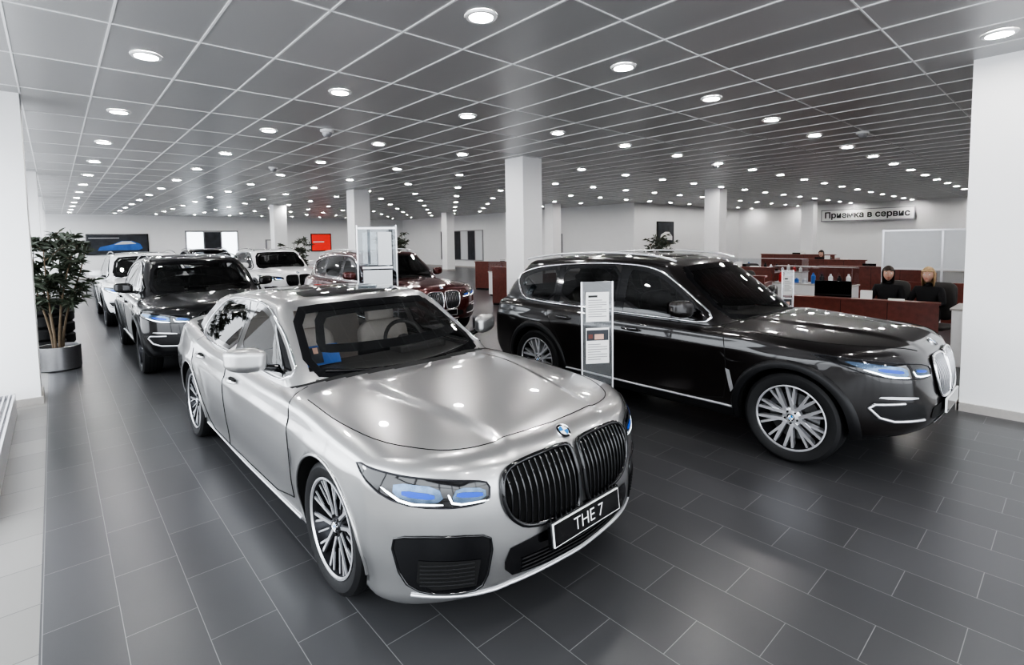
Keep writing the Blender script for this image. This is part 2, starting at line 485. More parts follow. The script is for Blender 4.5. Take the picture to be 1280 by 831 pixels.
    ringdecal('rear_glass_border',gbvh,r3,(0,-1,0),.004,M['blackgloss'],E,.048,1)
    trim=M['chrome'] if P.get('chrome',1) else M['blackgloss']
    for sx in(-1,1):
        d=(-sx,0,0);s='right' if sx<0 else 'left'
        for i,q in enumerate(sides):
            p3=[(sx*2,y,z) for y,z in q]
            decal(f'side_glass_{s}_{i}',gbvh,p3,d,.003,M['glassb'] if (i and P.get('privacy')) else M['glassd'],E,.06)
            ringdecal(f'side_glass_border_{s}_{i}',gbvh,p3,d,.005,M['blackgloss'],E,.034)
        for i,q in enumerate(P['pill']):
            decal(f'pillar_cover_{s}_{i}',gbvh,[(sx*2,y,z) for y,z in q],d,.0035,M['blackgloss'],E,.05)
        ln=surfline(gbvh,[(sx*2,y,z) for y,z in P['dlo']],d,.006,.03,True,2)
        curves(f'window_trim_{s}',[ln],P.get('trimr',.010),trim,E,True)
        curves(f'door_seams_{s}',[surfline(bvh,[(sx*2,y,z) for y,z in q],d,.0005,.04,False,1) for q in P['seams']],.0035,M['void'],E)
        hs=MB()
        for (hy,hz) in P['handles']:
            a=[proj(bvh,(sx*2,hy+t,hz),d,.012+.022*math.sin(math.pi*(t+.11)/.22)) for t in [-.11,-.08,-.04,0,.04,.08,.11]]
            hs.tube(a,[.010,.013,.014,.014,.014,.013,.010],paint,8)
            b=[proj(bvh,(sx*2,hy+t,hz),d,.001) for t in (-.07,0,.07)]
            hs.tube(b,[.018,.022,.018],M['void'],8)
            if P.get('hchrome',0): hs.tube([p+Vector((sx*.008,0,.012)) for p in a[1:-1]],.004,M['chrome'],6)
        hs.obj(f'door_handles_{s}',E)
        for i,yw in enumerate(wheels):
            angs=[math.radians(t) for t in range(-14,195,6)]
            if clad:
                V3=[];F3=[]
                prof=[(R-.004,.0),(R-.002,.022),(R+.035,.026),(R+.060,.018),(R+.068,.0)]
                for a in angs:
                    for rr,o in prof:
                        yy=yw+rr*math.cos(a);zz=max(bot(yw+rr*math.cos(a))+.01,wz+rr*math.sin(a))
                        pp=proj(bvh,(sx*2,yy,zz),d,o)
                        V3.append(pp)
                n=len(prof)
                for q in range(len(angs)-1):
                    for t in range(n-1): F3.append((q*n+t,q*n+t+1,(q+1)*n+t+1,(q+1)*n+t))
                mb=MB();mb.add(V3,F3,M['blackmat']);mb.obj(f'arch_cladding_{s}_{i}',E,angle=50)
            else:
                pts=[proj(bvh,(sx*2,yw+(R+.004)*math.cos(a),wz+(R+.004)*math.sin(a)),d,.001) for a in angs if wz+(R)*math.sin(a)>bot(yw)+.05]
                curves(f'arch_lip_{s}_{i}',[pts],.009,paint,E)
            wheel(E,f'wheel_{s}_{i}',sx*(P['track']),yw,wz,.245,P['wstyle'],sx,P['rimr'])
        my,mz=P['mirror'];mx=G['wb'](my)-.005
        mb=MB()
        def fm(u,v,w):
            t=(1-.16*max(0,u)-.1*max(0,-u))
            return (sx*(mx+.17+.120*u),my-.01+.062*v*t+.03*u,mz+.082*w*t+.008*u)
        Vm,Fm=shell(axis(8,.55,5),axis(6,.7,5),axis(6,.6,5),(.55,.7,.6),fm)
        mb.add(Vm,Fm,paint)
        mb.tube([(sx*(mx-.05),my+.0,mz-.095),(sx*(mx+.04),my,mz-.075),(sx*(mx+.11),my,mz-.05)],[.028,.022,.028],M['blackgloss'],8)
        Vm2=[(sx*(mx+.08),my+.056,mz-.055),(sx*(mx+.255),my+.085,mz-.045),(sx*(mx+.255),my+.085,mz+.06),(sx*(mx+.08),my+.056,mz+.065)]
        mb.add(Vm2,[(0,1,2,3)],M['chrome'])
        mb.obj(f'mirror_{s}',E,angle=60)
    ub=MB()
    for yw in wheels: ub.bb(-.5,.5,yw-R,yw+R,bot(yw)+.01,wz+R-.02,M['void'])
    ub.obj('wheel_well_inner',E)
    zb=G['zb'];seatc=P.get('seat',M['leather']);it=MB()
    yf,yr=G['f0'],G['r0']
    it.bb(-.70,.70,yf+.35,yr-.3,.30,.36,M['void'])
    it.bb(-.74,-.70,yf+.30,yr-.3,.30,zb-.02,M['leather']);it.bb(.70,.74,yf+.30,yr-.3,.30,zb-.02,seatc)
    it.bb(-.70,.70,yr-.75,yr-.3,zb-.1,zb-.04,M['leather'])
    it.obj('cabin_tub',E)
    ds=MB();zt=P['dash']
    ds.bb(-.70,.70,yf+.30,yf+.80,zt-.35,zt,M['leather']);ds.bb(.12,.56,yf+.6,yf+.84,zt-.02,zt+.05,M['leather'])
    ds.bb(-.16,.16,yf+.78,yf+.80,zt-.02,zt+.07,M['blackgloss'])
    ds.bb(-.13,.13,yf+.8,yr-1.4,.36,.62,M['leather'])
    ds.obj('dashboard',E,bevel=.03,seg=3)
    sw=MB();Xs=Matrix.Translation((.37,yf+.96,zt+.02))@Matrix.Rotation(math.radians(66),4,'X')
    sw.lathe([(.185+.017*math.cos(t*math.pi/4),.017*math.sin(t*math.pi/4)) for t in range(8)],36,M['leather'],Xs,closed=True)
    sw.lathe([(0,.02),(.06,.015),(.065,-.02)],20,M['leather'],Xs)
    for a in (0,math.pi,-math.pi/2): sw.box((.11,0,0),(.14,.03,.015),M['alum'],Xs@Matrix.Rotation(a,4,'Z'))
    sw.obj('steering_wheel',E)
    st=MB();lift=P['seatz']
    for (xx,yy) in ((-.37,P['sy'][0]),(.37,P['sy'][0]),(-.36,P['sy'][1]),(.36,P['sy'][1])):
        def seatbox(c,s,tilt,m=seatc):
            X=Matrix.Translation(c)@Matrix.Rotation(tilt,4,'X')
            Vq,Fq=shell(axis(4,.5,3),axis(4,.5,3),axis(4,.4,3),(.5,.6,.35),lambda u,v,w:(u*s[0]/2,v*s[1]/2,w*s[2]/2))
            st.add(Vq,Fq,m,X)
        seatbox((xx,yy-.25,lift),(.50,.52,.18),-.1)
        seatbox((xx,yy+.05,lift+.33),(.48,.17,.66),-.28)
        seatbox((xx,yy+.17,lift+.72),(.27,.11,.18),-.2)
        st.tube([(xx-.05,yy+.15,lift+.55),(xx-.05,yy+.16,lift+.68)],.008,M['chrome'],6)
        st.tube([(xx+.05,yy+.15,lift+.55),(xx+.05,yy+.16,lift+.68)],.008,M['chrome'],6)
    st.obj('seats',E,angle=60)
    rv=MB();rv.box((0,G['f1']-.02,G['zt']-.13),(.24,.03,.06),M['blackgloss']);rv.obj('rearview_mirror',E,bevel=.01)
    return E,bvh,gbvh

def grille(E,bvh,poly,off,slatm,ringm,n,slr=.006,ringr=.012,sl_off=.016,name='grille'):
    for sx in(-1,1):
        s='right' if sx<0 else 'left'
        P3=[(sx*x,0,z) for x,z in poly]
        decal(f'{name}_back_{s}',bvh,P3,(0,1,0),off,M['void'],E,.05,2)
        curves(f'{name}_frame_{s}',[surfline(bvh,P3,(0,1,0),off+.012,.02,True,2)],ringr,ringm,E,True)
        q=chaikin([(sx*x,z) for x,z in poly],2);xs=[p[0] for p in q];lo,hi=min(xs),max(xs);lines=[]
        for i in range(1,n+1):
            x=lo+(hi-lo)*i/(n+1);zs=[]
            for a in range(len(q)):
                p1,p2=q[a],q[(a+1)%len(q)]
                if (p1[0]-x)*(p2[0]-x)<0: zs.append(p1[1]+(p2[1]-p1[1])*(x-p1[0])/(p2[0]-p1[0]))
            if len(zs)>=2:
                z0,z1=min(zs),max(zs)
                lines.append([proj(bvh,(x,0,lerp(z0,z1,t/10)),(0,1,0),off+sl_off*(.35+.65*math.sin(math.pi*(t/10)))) for t in range(11)])
        curves(f'{name}_slats_{s}',lines,slr,slatm,E)

def headlight(E,bvh,pts,dirx,s_off,inner):
    for sx in(-1,1):
        s='right' if sx<0 else 'left'
        d=(-sx*dirx[0],dirx[1],0)
        P3=[(sx*p[0],p[1],p[2]) for p in pts]
        decal(f'headlight_housing_{s}',bvh,P3,d,.004,M['blackgloss'],E,.03,1)
        for nm,mt,pp,off in inner:
            decal(f'{nm}_{s}',bvh,[(sx*p[0],p[1],p[2]) for p in pp],d,off,mt,E,.03,1)
        curves(f'headlight_rim_{s}',[surfline(bvh,P3,d,.005,.02,True,1)],.0045,M['rimdark'],E,True)

# ---- sedan parameters
SED=dict(L=5.26,R=.355,arch=.395,wheels=(.97,4.09),bow=.31,bowp=4.0,prow=.10,rbow=.30,flare=.018,track=.82,rimr=.262,wstyle='multi',
 top=K((0,.785),(.1,.848),(.3,.90),(.8,.965),(1.3,1.005),(1.6,1.01),(2.2,1.0),(3.5,1.01),(4.2,1.05),(4.7,1.09),(5.1,1.10),(5.26,1.07)),
 bot=K((0,.21),(.5,.17),(.9,.17),(2,.18),(4.6,.18),(5.26,.28)),
 plan=K((0,.95),(.45,.96),(.9,.96),(2,.96),(3.5,.955),(4.3,.95),(5,.90),(5.26,.87)),
 sec=K((.15,.93),(.22,.955),(.32,.962),(.5,.985),(.66,.998),(.76,1.0),(.79,.994),(.81,.982),(.9,.962),(1.0,.93),(1.1,.90)),
 crown=K((0,.04),(.5,.07),(1.3,.085),(2,.08),(3.5,.06),(4.6,.05),(5.26,.05)),
 fw=K((0,.06),(.12,.015),(.35,.0),(.6,.008),(.8,.025),(1,.085)),
 rw=K((0,.12),(.3,.0),(.7,.02),(1,.07)),
 round=(.037,.115,.135),
 g=dict(f0=1.36,f1=2.32,fb0=.28,fb1=.12,r0=4.90,r1=4.10,rb0=.12,rb1=.05,zb=.88,zt=1.48,cr=.035,rp=1.25,
   roof=K((1.4,1.40),(2.2,1.425),(2.6,1.468),(3.0,1.48),(3.5,1.462),(4.0,1.41),(4.8,1.37)),
   wb=K((1.3,.84),(2.0,.865),(3.5,.865),(4.2,.83),(4.9,.74)),wt=K((1.9,.62),(2.4,.635),(3.4,.63),(4.2,.58)),round=(.06,.14,.18)),
 ws=[(0.0001,.955),(.45,.965),(.735,1.00),(.60,1.385),(.35,1.405),(0.0001,1.41)],
 rs=[(0.0001,1.10),(.50,1.105),(.60,1.12),(.46,1.35),(.3,1.37),(0.0001,1.375)],
 side=[[(1.76,.985),(2.10,1.19),(2.42,1.345),(2.66,1.385),(2.87,1.392),(2.87,.985),(2.3,.98)],
       [(2.95,.985),(2.95,1.394),(3.4,1.385),(3.72,1.34),(3.78,1.31),(3.78,1.0)],
       [(3.83,1.005),(3.83,1.285),(3.98,1.20),(4.10,1.07),(4.04,1.015)]],
 pill=[[(2.85,.985),(2.85,1.392),(2.97,1.394),(2.97,.985)],[(3.76,1.01),(3.76,1.31),(3.85,1.28),(3.85,1.01)]],
 dlo=[(1.69,.96),(2.10,1.205),(2.42,1.36),(2.68,1.40),(3.0,1.41),(3.4,1.40),(3.74,1.355),(3.98,1.235),(4.17,1.07),(4.12,1.005),(4.0,.99),(3.5,.972),(2.6,.965)],
 seams=[[(1.62,.96),(1.50,.85),(1.46,.55),(1.50,.27),(2.92,.25)],[(2.92,.99),(2.92,.25)],[(4.02,.99),(4.03,.85),(3.86,.72),(3.66,.5),(3.55,.26),(2.92,.25)]],
 handles=[(2.68,.83),(3.72,.86)],mirror=(2.00,1.115),dash=.98,seatz=.50,sy=(2.60,3.6),seat=M['leather2'],hchrome=1,trimr=.009)
def sedan(name,loc,rz,paint,P=SED,detail=True):
    E,b,g=build_car(name,P,loc,rz,paint,detail)
    grille(E,b,[(.026,.535),(.022,.80),(.06,.828),(.40,.82),(.475,.775),(.49,.68),(.46,.59),(.37,.52),(.07,.50)],.004,M['blackgloss'],M['blackgloss'],12,.0065,.013,.020)
    def sq(pp): return [(.525+.765*(x-.395),y+.05,z-.002) for x,y,z in pp]
    hp=sq([(.395,.09,.690),(.385,.09,.765),(.46,.12,.785),(.66,.20,.805),(.84,.42,.83),(.91,.62,.842),(.90,.56,.80),(.86,.42,.735),(.76,.28,.70),(.56,.15,.683)])
    inner=[('lens_inner',M['hblue2'],sq([(.41,.1,.705),(.41,.1,.75),(.57,.15,.77),(.60,.17,.72),(.55,.15,.70)]),.006),
      ('lens_outer',M['hblue2'],sq([(.63,.19,.715),(.66,.2,.78),(.82,.38,.80),(.83,.38,.75),(.76,.28,.715)]),.006),
      ('laser_inner',M['hblue'],sq([(.43,.1,.716),(.43,.1,.736),(.57,.15,.751),(.575,.16,.730)]),.008),
      ('laser_outer',M['hblue'],sq([(.68,.21,.727),(.68,.21,.752),(.80,.34,.772),(.80,.34,.747)]),.008),
      ('drl_inner',M['drl'],sq([(.40,.09,.694),(.60,.16,.694),(.625,.17,.745),(.612,.17,.748),(.590,.16,.703),(.40,.09,.701)]),.009),
      ('drl_outer',M['drl'],sq([(.64,.19,.700),(.80,.33,.710),(.87,.44,.775),(.858,.43,.778),(.79,.32,.720),(.64,.19,.708)]),.009)]
    headlight(E,b,hp,(.5,.87),.004,inner)
    for sx in(-1,1):
        s='right' if sx<0 else 'left'
        d=(-sx*.35,.93,0)
        P3=[(sx*x,y,z) for x,y,z in [(.56,.14,.30),(.52,.14,.51),(.58,.16,.545),(.84,.34,.565),(.90,.40,.54),(.86,.38,.34),(.78,.32,.28),(.62,.16,.27)]]
        decal(f'side_intake_{s}',b,P3,d,.004,M['blackgloss'],E,.03,1)
        P4=[(sx*x,y,z) for x,y,z in [(.60,.16,.30),(.58,.16,.43),(.81,.32,.45),(.81,.34,.34),(.75,.30,.30)]]
        decal(f'side_intake_mesh_{s}',b,P4,d,.006,M['void'],E,.03,0)
        L=[]
        for zz in (.32,.34,.36,.38,.40,.42): L.append(surfline(b,[(sx*.61,.16,zz),(sx*.80,.33,zz+.005)],d,.008))
        curves(f'side_intake_bars_{s}',L,.0035,M['blackmat'],E)
        curves(f'side_intake_trim_{s}',[surfline(b,P3,d,.004,.02,True,1)],.006,M['blackgloss'],E,True)
        sd=(0,0,-1)
        curves(f'hood_seam_{s}',[surfline(b,[(0,.205,2),(sx*.25,.215,2),(sx*.52,.25,2),(sx*.67,.34,2),(sx*.82,.60,2),(sx*.865,1.0,2),(sx*.85,1.42,2)],sd,.0,.04,False,2)],.0028,M['void'],E)
        decal(f'fender_vent_{s}',b,[(sx*2,1.42,.60),(sx*2,1.44,.66),(sx*2,1.455,.665),(sx*2,1.45,.58),(sx*2,1.42,.54)],(-sx,0,0),.004,M['chrome'],E,.03)
        curves(f'sill_trim_{s}',[surfline(b,[(sx*2,1.40,.235),(sx*2,2.5,.225),(sx*2,3.64,.25)],(-sx,0,0),.004,.05)],.008,M['alum'],E)
        decal(f'tail_light_{s}',b,[(sx*.45,5.3,.86),(sx*.45,5.3,.92),(sx*.85,5.1,.98),(sx*.88,5.05,.88)],(-sx*.4,-.9,0),.004,M['red'],E,.04,1)
    decal('lower_intake',b,[(-.45,0,.465),(.45,0,.465),(.50,0,.36),(.43,0,.285),(-.43,0,.285),(-.50,0,.36)],(0,1,0),.004,M['blackgloss'],E,.04,1)
    curves('lower_intake_bars',[surfline(b,[(-.40,0,zz),(.40,0,zz)],(0,1,0),.008) for zz in(.31,.33,.35,.37)],.004,M['blackmat'],E)
    curves('front_lip',[surfline(b,[(-.84,0,.272),(-.54,0,.245),(-.42,0,.262),(.42,0,.262),(.54,0,.245),(.84,0,.272)],(0,1,0),.003,.03,False,1)],.009,M['alum'],E)
    decal('sunroof_front',g,[(-.44,2.42,2),(.44,2.42,2),(.44,2.80,2),(-.44,2.80,2)],(0,0,-1),.003,M['blackgloss'],E,.06,1)
    decal('sunroof_rear',g,[(-.44,2.88,2),(.44,2.88,2),(.43,3.4,2),(-.43,3.4,2)],(0,0,-1),.003,M['blackgloss'],E,.06,1)
    pl=MB();pl.bb(-.265,.265,-.012,.004,-.058,.058,M['whitep']);pl.bb(-.260,.260,-.0135,-.011,-.053,.053,M['blackgloss'])
    pl.bb(-.275,.275,-.004,.02,-.068,.068,M['blackgloss'])
    pz=.455;py=proj(b,(0,0,pz),(0,1,0)).y-.03
    o=pl.obj('license_plate',E,loc=(0,py,pz),bevel=.002);o.rotation_euler=(math.radians(-6),0,0)
    text('plate_text','THE 7',.092,(0,py-.016,pz),(math.radians(84),0,0),M['whitep'],E,.0006,off=-.001)
    p=proj(b,(0,.13,2),(0,0,-1));n=b.ray_cast(Vector((0,.13,2)),Vector((0,0,-1)))[1]
    mb=MB();X=Matrix.Translation(p)@n.to_track_quat('Z','Y').to_matrix().to_4x4();roundel(mb,.042,X);mb.obj('hood_roundel',E)
    curves('wipers',[surfline(g,[(-.1,0,1.0),(.55,0,1.03)],(0,1,0),.012),surfline(g,[(-.62,0,1.02),(-.05,0,.985)],(0,1,0),.012)],.007,M['blackmat'],E)
    return E,b,g
S,sb,sg=sedan('silver_sedan',(1.98,1.69,0),.024,M['silver'])
mb=MB();X=Matrix.Translation((-.50,2.02,1.06))@Matrix.Rotation(math.radians(-28),4,'X')
mb.box((0,0,.0),(.25,.008,.15),M['screenblue'],X);mb.box((-.05,-.006,.0),(.09,.004,.12),M['posterdark'],X);mb.box((-.05,-.009,.035),(.035,.003,.045),M['skin'],X);mb.box((.06,-.006,.03),(.10,.003,.012),M['paper'],X)
mb.obj('dashboard_photo',S)

# ---- suv parameters
def suvP(coupe=False,style='vee',chrome=1):
    P=dict(L=4.92,R=.38,arch=.425,wheels=(.87,3.845),bow=.34,bowp=4.0,prow=.05,rbow=.22,flare=.022,track=.86,rimr=.270,wstyle=style,chrome=chrome,privacy=1,
     top=K((0,.92),(.1,.985),(.3,1.035),(.8,1.09),(1.3,1.12),(1.6,1.12),(2.2,1.12),(3.5,1.14),(4.3,1.15),(4.92,1.11)),
     bot=K((0,.34),(.35,.30),(.6,.26),(.9,.24),(4.0,.24),(4.92,.34)),
     plan=K((0,.97),(.45,.99),(.9,1.0),(3.5,1.0),(4.3,.985),(4.92,.92)),
     sec=K((.2,.92),(.3,.935),(.36,.94),(.39,.952),(.6,.98),(.8,.996),(.89,1.0),(.92,.992),(1.05,.96),(1.18,.91)),
     crown=K((0,.05),(.5,.08),(1.3,.09),(2,.08),(4.3,.07),(4.92,.05)),
     fw=K((0,.08),(.12,.02),(.3,.0),(.6,.01),(.82,.035),(1,.10)),
     rw=K((0,.10),(.3,.0),(.7,.02),(1,.08)),round=(.038,.11,.12),clad=.36,
     g=dict(f0=1.20,f1=2.05,fb0=.28,fb1=.12,r0=4.86,r1=4.36,rb0=.16,rb1=.12,zb=.99,zt=1.70,cr=.04,rp=1.4,
       roof=K((1.2,1.60),(2.0,1.64),(2.4,1.685),(2.9,1.70),(3.6,1.685),(4.2,1.64),(4.9,1.58)),
       wb=K((1.2,.86),(2,.895),(3.6,.89),(4.3,.85),(4.9,.76)),wt=K((1.9,.66),(2.4,.68),(3.6,.67),(4.4,.62)),round=(.06,.13,.16)),
     ws=[(0.0001,1.07),(.45,1.08),(.77,1.12),(.645,1.575),(.35,1.60),(0.0001,1.605)],
     rs=[(0.0001,1.20),(.55,1.21),(.68,1.23),(.58,1.53),(.3,1.55),(0.0001,1.56)],
     side=[[(1.62,1.105),(1.96,1.365),(2.20,1.51),(2.42,1.565),(2.63,1.58),(2.63,1.105)],
       [(2.70,1.105),(2.70,1.582),(3.2,1.573),(3.57,1.548),(3.57,1.12)],
       [(3.63,1.125),(3.63,1.543),(4.0,1.505),(4.28,1.415),(4.31,1.34),(4.14,1.15)]],
     pill=[[(2.61,1.105),(2.61,1.58),(2.72,1.582),(2.72,1.105)],[(3.55,1.12),(3.55,1.548),(3.65,1.543),(3.65,1.125)]],
     dlo=[(1.52,1.07),(1.92,1.37),(2.2,1.535),(2.44,1.59),(3.0,1.605),(3.6,1.57),(4.05,1.525),(4.36,1.435),(4.40,1.34),(4.22,1.12),(3.9,1.105),(3.0,1.085),(2.2,1.08)],
     seams=[[(1.50,1.08),(1.42,.95),(1.40,.6),(1.44,.38),(2.66,.36)],[(2.66,1.10),(2.66,.36)],[(3.66,1.11),(3.68,1.0),(3.52,.82),(3.38,.6),(3.28,.37),(2.66,.36)]],
     handles=[(2.42,.94),(3.38,.96)],mirror=(1.82,1.21),dash=1.08,seatz=.64,sy=(2.4,3.4),hchrome=1,trimr=.013)
    if coupe:
        P['g'].update(r0=4.86,r1=3.9,rp=1.2,zt=1.70)
        P['g']['roof']=K((1.2,1.60),(2.0,1.64),(2.4,1.68),(2.8,1.70),(3.3,1.67),(3.9,1.58),(4.5,1.42),(4.9,1.33))
        P['rs']=[(0.0001,1.20),(.55,1.21),(.66,1.23),(.56,1.46),(.3,1.48),(0.0001,1.49)]
        P['side']=[[(1.68,1.155),(1.98,1.37),(2.22,1.51),(2.42,1.56),(2.62,1.575),(2.62,1.15)],
           [(2.71,1.15),(2.71,1.575),(3.1,1.56),(3.5,1.50),(3.5,1.165)],[(3.58,1.17),(3.58,1.48),(3.9,1.38),(4.15,1.25),(4.05,1.19)]]
        P['pill']=[[(2.61,1.15),(2.61,1.575),(2.72,1.575),(2.72,1.15)],[(3.49,1.165),(3.49,1.50),(3.59,1.48),(3.59,1.165)]]
        P['dlo']=[(1.54,1.115),(1.92,1.37),(2.2,1.53),(2.44,1.585),(2.8,1.597),(3.2,1.57),(3.6,1.51),(4.0,1.37),(4.25,1.24),(4.2,1.18),(3.9,1.15),(3.0,1.13),(2.2,1.125)]
    return P
def suv(name,loc,rz,paint,P,hi=True,gm=None,lights=True):
    E,b,g=build_car(name,P,loc,rz,paint,hi)
    grille(E,b,[(.022,.66),(.020,.89),(.05,.925),(.28,.93),(.36,.89),(.365,.76),(.33,.65),(.26,.60),(.05,.595)],.004,gm or M['slat'],gm or M['chrome'],8,.006,.011,.02)
    hp=[(.42,.08,.795),(.42,.08,.86),(.52,.12,.89),(.70,.20,.91),(.87,.40,.935),(.98,.76,.955),(.96,.66,.91),(.89,.42,.835),(.76,.24,.80),(.58,.12,.785)]
    inner=[('lens_inner',M['hblue2'],[(.45,.1,.805),(.45,.1,.85),(.60,.15,.87),(.62,.15,.83),(.56,.12,.80)],.006),
      ('lens_outer',M['hblue2'],[(.67,.18,.81),(.68,.19,.88),(.84,.36,.91),(.94,.60,.93),(.90,.48,.88),(.78,.26,.815)],.006),
      ('laser_inner',M['hblue'],[(.48,.1,.825),(.48,.1,.843),(.59,.15,.857),(.60,.15,.840)],.008),
      ('laser_outer',M['hblue'],[(.71,.2,.834),(.71,.2,.860),(.84,.36,.884),(.84,.36,.858)],.008),
      ('drl_inner',M['drl'],[(.44,.08,.797),(.61,.15,.80),(.64,.16,.85),(.628,.16,.853),(.60,.15,.811),(.44,.08,.807)],.009),
      ('drl_outer',M['drl'],[(.67,.18,.80),(.80,.28,.81),(.90,.46,.868),(.89,.45,.874),(.79,.27,.822),(.67,.18,.811)],.009)]
    headlight(E,b,hp,(.5,.87),.004,inner)
    for sx in(-1,1):
        s='right' if sx<0 else 'left';d=(-sx*.4,.91,0)
        decal(f'side_intake_{s}',b,[(sx*x,y,z) for x,y,z in [(.50,.1,.46),(.54,.1,.60),(.86,.36,.64),(.90,.42,.60),(.86,.36,.46)]],d,.004,M['blackmat'],E,.03,1)
        curves(f'bumper_trim_{s}',[surfline(b,[(sx*.54,.1,.47),(sx*.84,.30,.48),(sx*.92,.42,.61),(sx*.72,.2,.615)],d,.010,.02,False,1)],.011,M['alum'],E)
        decal(f'fog_lens_{s}',b,[(sx*x,y,z) for x,y,z in [(.60,.14,.635),(.60,.14,.655),(.84,.34,.675),(.86,.36,.655)]],d,.006,M['alum'],E,.03,1)
        curves(f'hood_seam_{s}',[surfline(b,[(sx*.46,.14,2),(sx*.68,.28,2),(sx*.86,.6,2),(sx*.91,1.0,2),(sx*.89,1.35,2)],(0,0,-1),.0005,.04,False,2)],.0035,M['void'],E)
        decal(f'fender_vent_{s}',b,[(sx*2,1.33,.54),(sx*2,1.37,.70),(sx*2,1.41,.71),(sx*2,1.375,.55),(sx*2,1.36,.50)],(-sx,0,0),.006,M['alum'],E,.03,0)
        curves(f'sill_trim_{s}',[surfline(b,[(sx*2,1.36,.36),(sx*2,2.4,.355),(sx*2,3.38,.365)],(-sx,0,0),.006,.05)],.012,M['alum'],E)
        curves(f'roof_rail_{s}',[[(sx*.655,y,P['g']['roof'](y)-.012+.03*math.sin(math.pi*min(1,max(0,(y-2.1)/2.2)))**.35) for y in [2.1+2.2*i/24 for i in range(25)]]],.012,M['alum'] if P['chrome'] else M['blackgloss'],E)
        decal(f'tail_light_{s}',b,[(sx*.45,5.3,.98),(sx*.45,5.3,1.04),(sx*.88,4.8,1.08),(sx*.93,4.7,.96)],(-sx*.5,-.86,0),.004,M['red'],E,.04,1)
    decal('lower_intake',b,[(-.42,0,.56),(.42,0,.56),(.46,0,.47),(.38,0,.44),(-.38,0,.44),(-.46,0,.47)],(0,1,0),.004,M['void'],E,.04,1)
    decal('skid_plate',b,[(-.36,0,.42),(.36,0,.42),(.30,0,.38),(-.30,0,.38)],(0,1,0),.006,M['alum'],E,.04,1)
    pl=MB();pl.bb(-.26,.26,-.01,.004,-.056,.056,M['whitep']);pl.bb(-.253,.253,-.0115,-.009,-.05,.05,M['blackgloss'])
    py=proj(b,(0,0,.53),(0,1,0)).y-.02;pl.obj('license_plate',E,loc=(0,py,.53),bevel=.002)
    p=proj(b,(0,.12,2),(0,0,-1));n=b.ray_cast(Vector((0,.12,2)),Vector((0,0,-1)))[1]
    mb=MB();X=Matrix.Translation(p)@n.to_track_quat('Z','Y').to_matrix().to_4x4();roundel(mb,.04,X);mb.obj('hood_roundel',E)
    decal('sunroof',g,[(-.48,2.3,2),(.48,2.3,2),(.46,3.5,2),(-.46,3.5,2)],(0,0,-1),.003,M['blackgloss'],E,.06,1)
    return E,b,g
PX5=suvP()
X5,xb,xg=suv('black_suv',(5.43,.70,0),0,M['black'],PX5)
mb=MB();X=Matrix.Translation((-.45,2.0,1.16))@Matrix.Rotation(math.radians(-30),4,'X')
mb.box((0,0,0),(.16,.006,.22),M['paper'],X);mb.obj('windshield_leaflet',X5)
suv('dark_coupe_suv',(1.85,8.3,0),.0,M['jet'],suvP(True,'dark',0),True,M['blackgloss'])
suv('white_suv',(1.80,14.3,0),0,M['white'],suvP(False,'dark',0),False,M['blackgloss'])
suv('maroon_suv',(5.45,8.0,0),0,M['maroon'],suvP(False,'vee',1),True)
suv('white_suv',(5.5,15.8,0),0,M['white'],suvP(False,'vee',0),False,M['blackgloss'])
suv('dark_suv',(5.0,23.0,0),0,M['jet'],suvP(False,'dark',0),False,M['blackgloss'])

# ------------------------------------------------------------ room
H=3.65
def floormat():
    m=bpy.data.materials.new('floor_tiles');m.use_nodes=True;nt=m.node_tree;b=nt.nodes['Principled BSDF']
    g=nt.nodes.new('ShaderNodeNewGeometry');sp=nt.nodes.new('ShaderNodeSeparateXYZ');cb=nt.nodes.new('ShaderNodeCombineXYZ')
    ad=nt.nodes.new('ShaderNodeMath');ad.operation='ADD';ad.inputs[1].default_value=.14
    nt.links.new(g.outputs['Position'],sp.inputs[0]);nt.links.new(sp.outputs['X'],ad.inputs[0])
    nt.links.new(sp.outputs['Y'],cb.inputs['X']);nt.links.new(ad.outputs[0],cb.inputs['Y'])
    br=nt.nodes.new('ShaderNodeTexBrick');br.offset=.5;br.inputs['Scale'].default_value=1
    br.inputs['Brick Width'].default_value=.6;br.inputs['Row Height'].default_value=.3
    br.inputs['Mortar Size'].default_value=.0018;br.inputs['Mortar Smooth'].default_value=.2;br.inputs['Bias'].default_value=0
    br.inputs['Color1'].default_value=(.060,.060,.063,1);br.inputs['Color2'].default_value=(.071,.071,.074,1);br.inputs['Mortar'].default_value=(.20,.20,.20,1)
    nt.links.new(cb.outputs[0],br.inputs['Vector'])
    nt.links.new(br.outputs['Color'],b.inputs['Base Color'])
    b.inputs['Roughness'].default_value=.29
    bp=nt.nodes.new('ShaderNodeBump');bp.inputs['Strength'].default_value=.25;bp.inputs['Distance'].default_value=.002;bp.invert=True
    nt.links.new(br.outputs['Fac'],bp.inputs['Height']);nt.links.new(bp.outputs[0],b.inputs['Normal'])
    return m
def stripmat():
    m=bpy.data.materials.new('light_floor_tiles');m.use_nodes=True;nt=m.node_tree;b=nt.nodes['Principled BSDF']
    g=nt.nodes.new('ShaderNodeNewGeometry');br=nt.nodes.new('ShaderNodeTexBrick');br.offset=0
    br.inputs['Scale'].default_value=1;br.inputs['Brick Width'].default_value=.6;br.inputs['Row Height'].default_value=.45;br.inputs['Mortar Size'].default_value=.003
    br.inputs['Color1'].default_value=(.20,.195,.185,1);br.inputs['Color2'].default_value=(.25,.24,.23,1);br.inputs['Mortar'].default_value=(.10,.10,.10,1)
    nt.links.new(g.outputs['Position'],br.inputs['Vector']);nt.links.new(br.outputs['Color'],b.inputs['Base Color']);b.inputs['Roughness'].default_value=.35
    return m
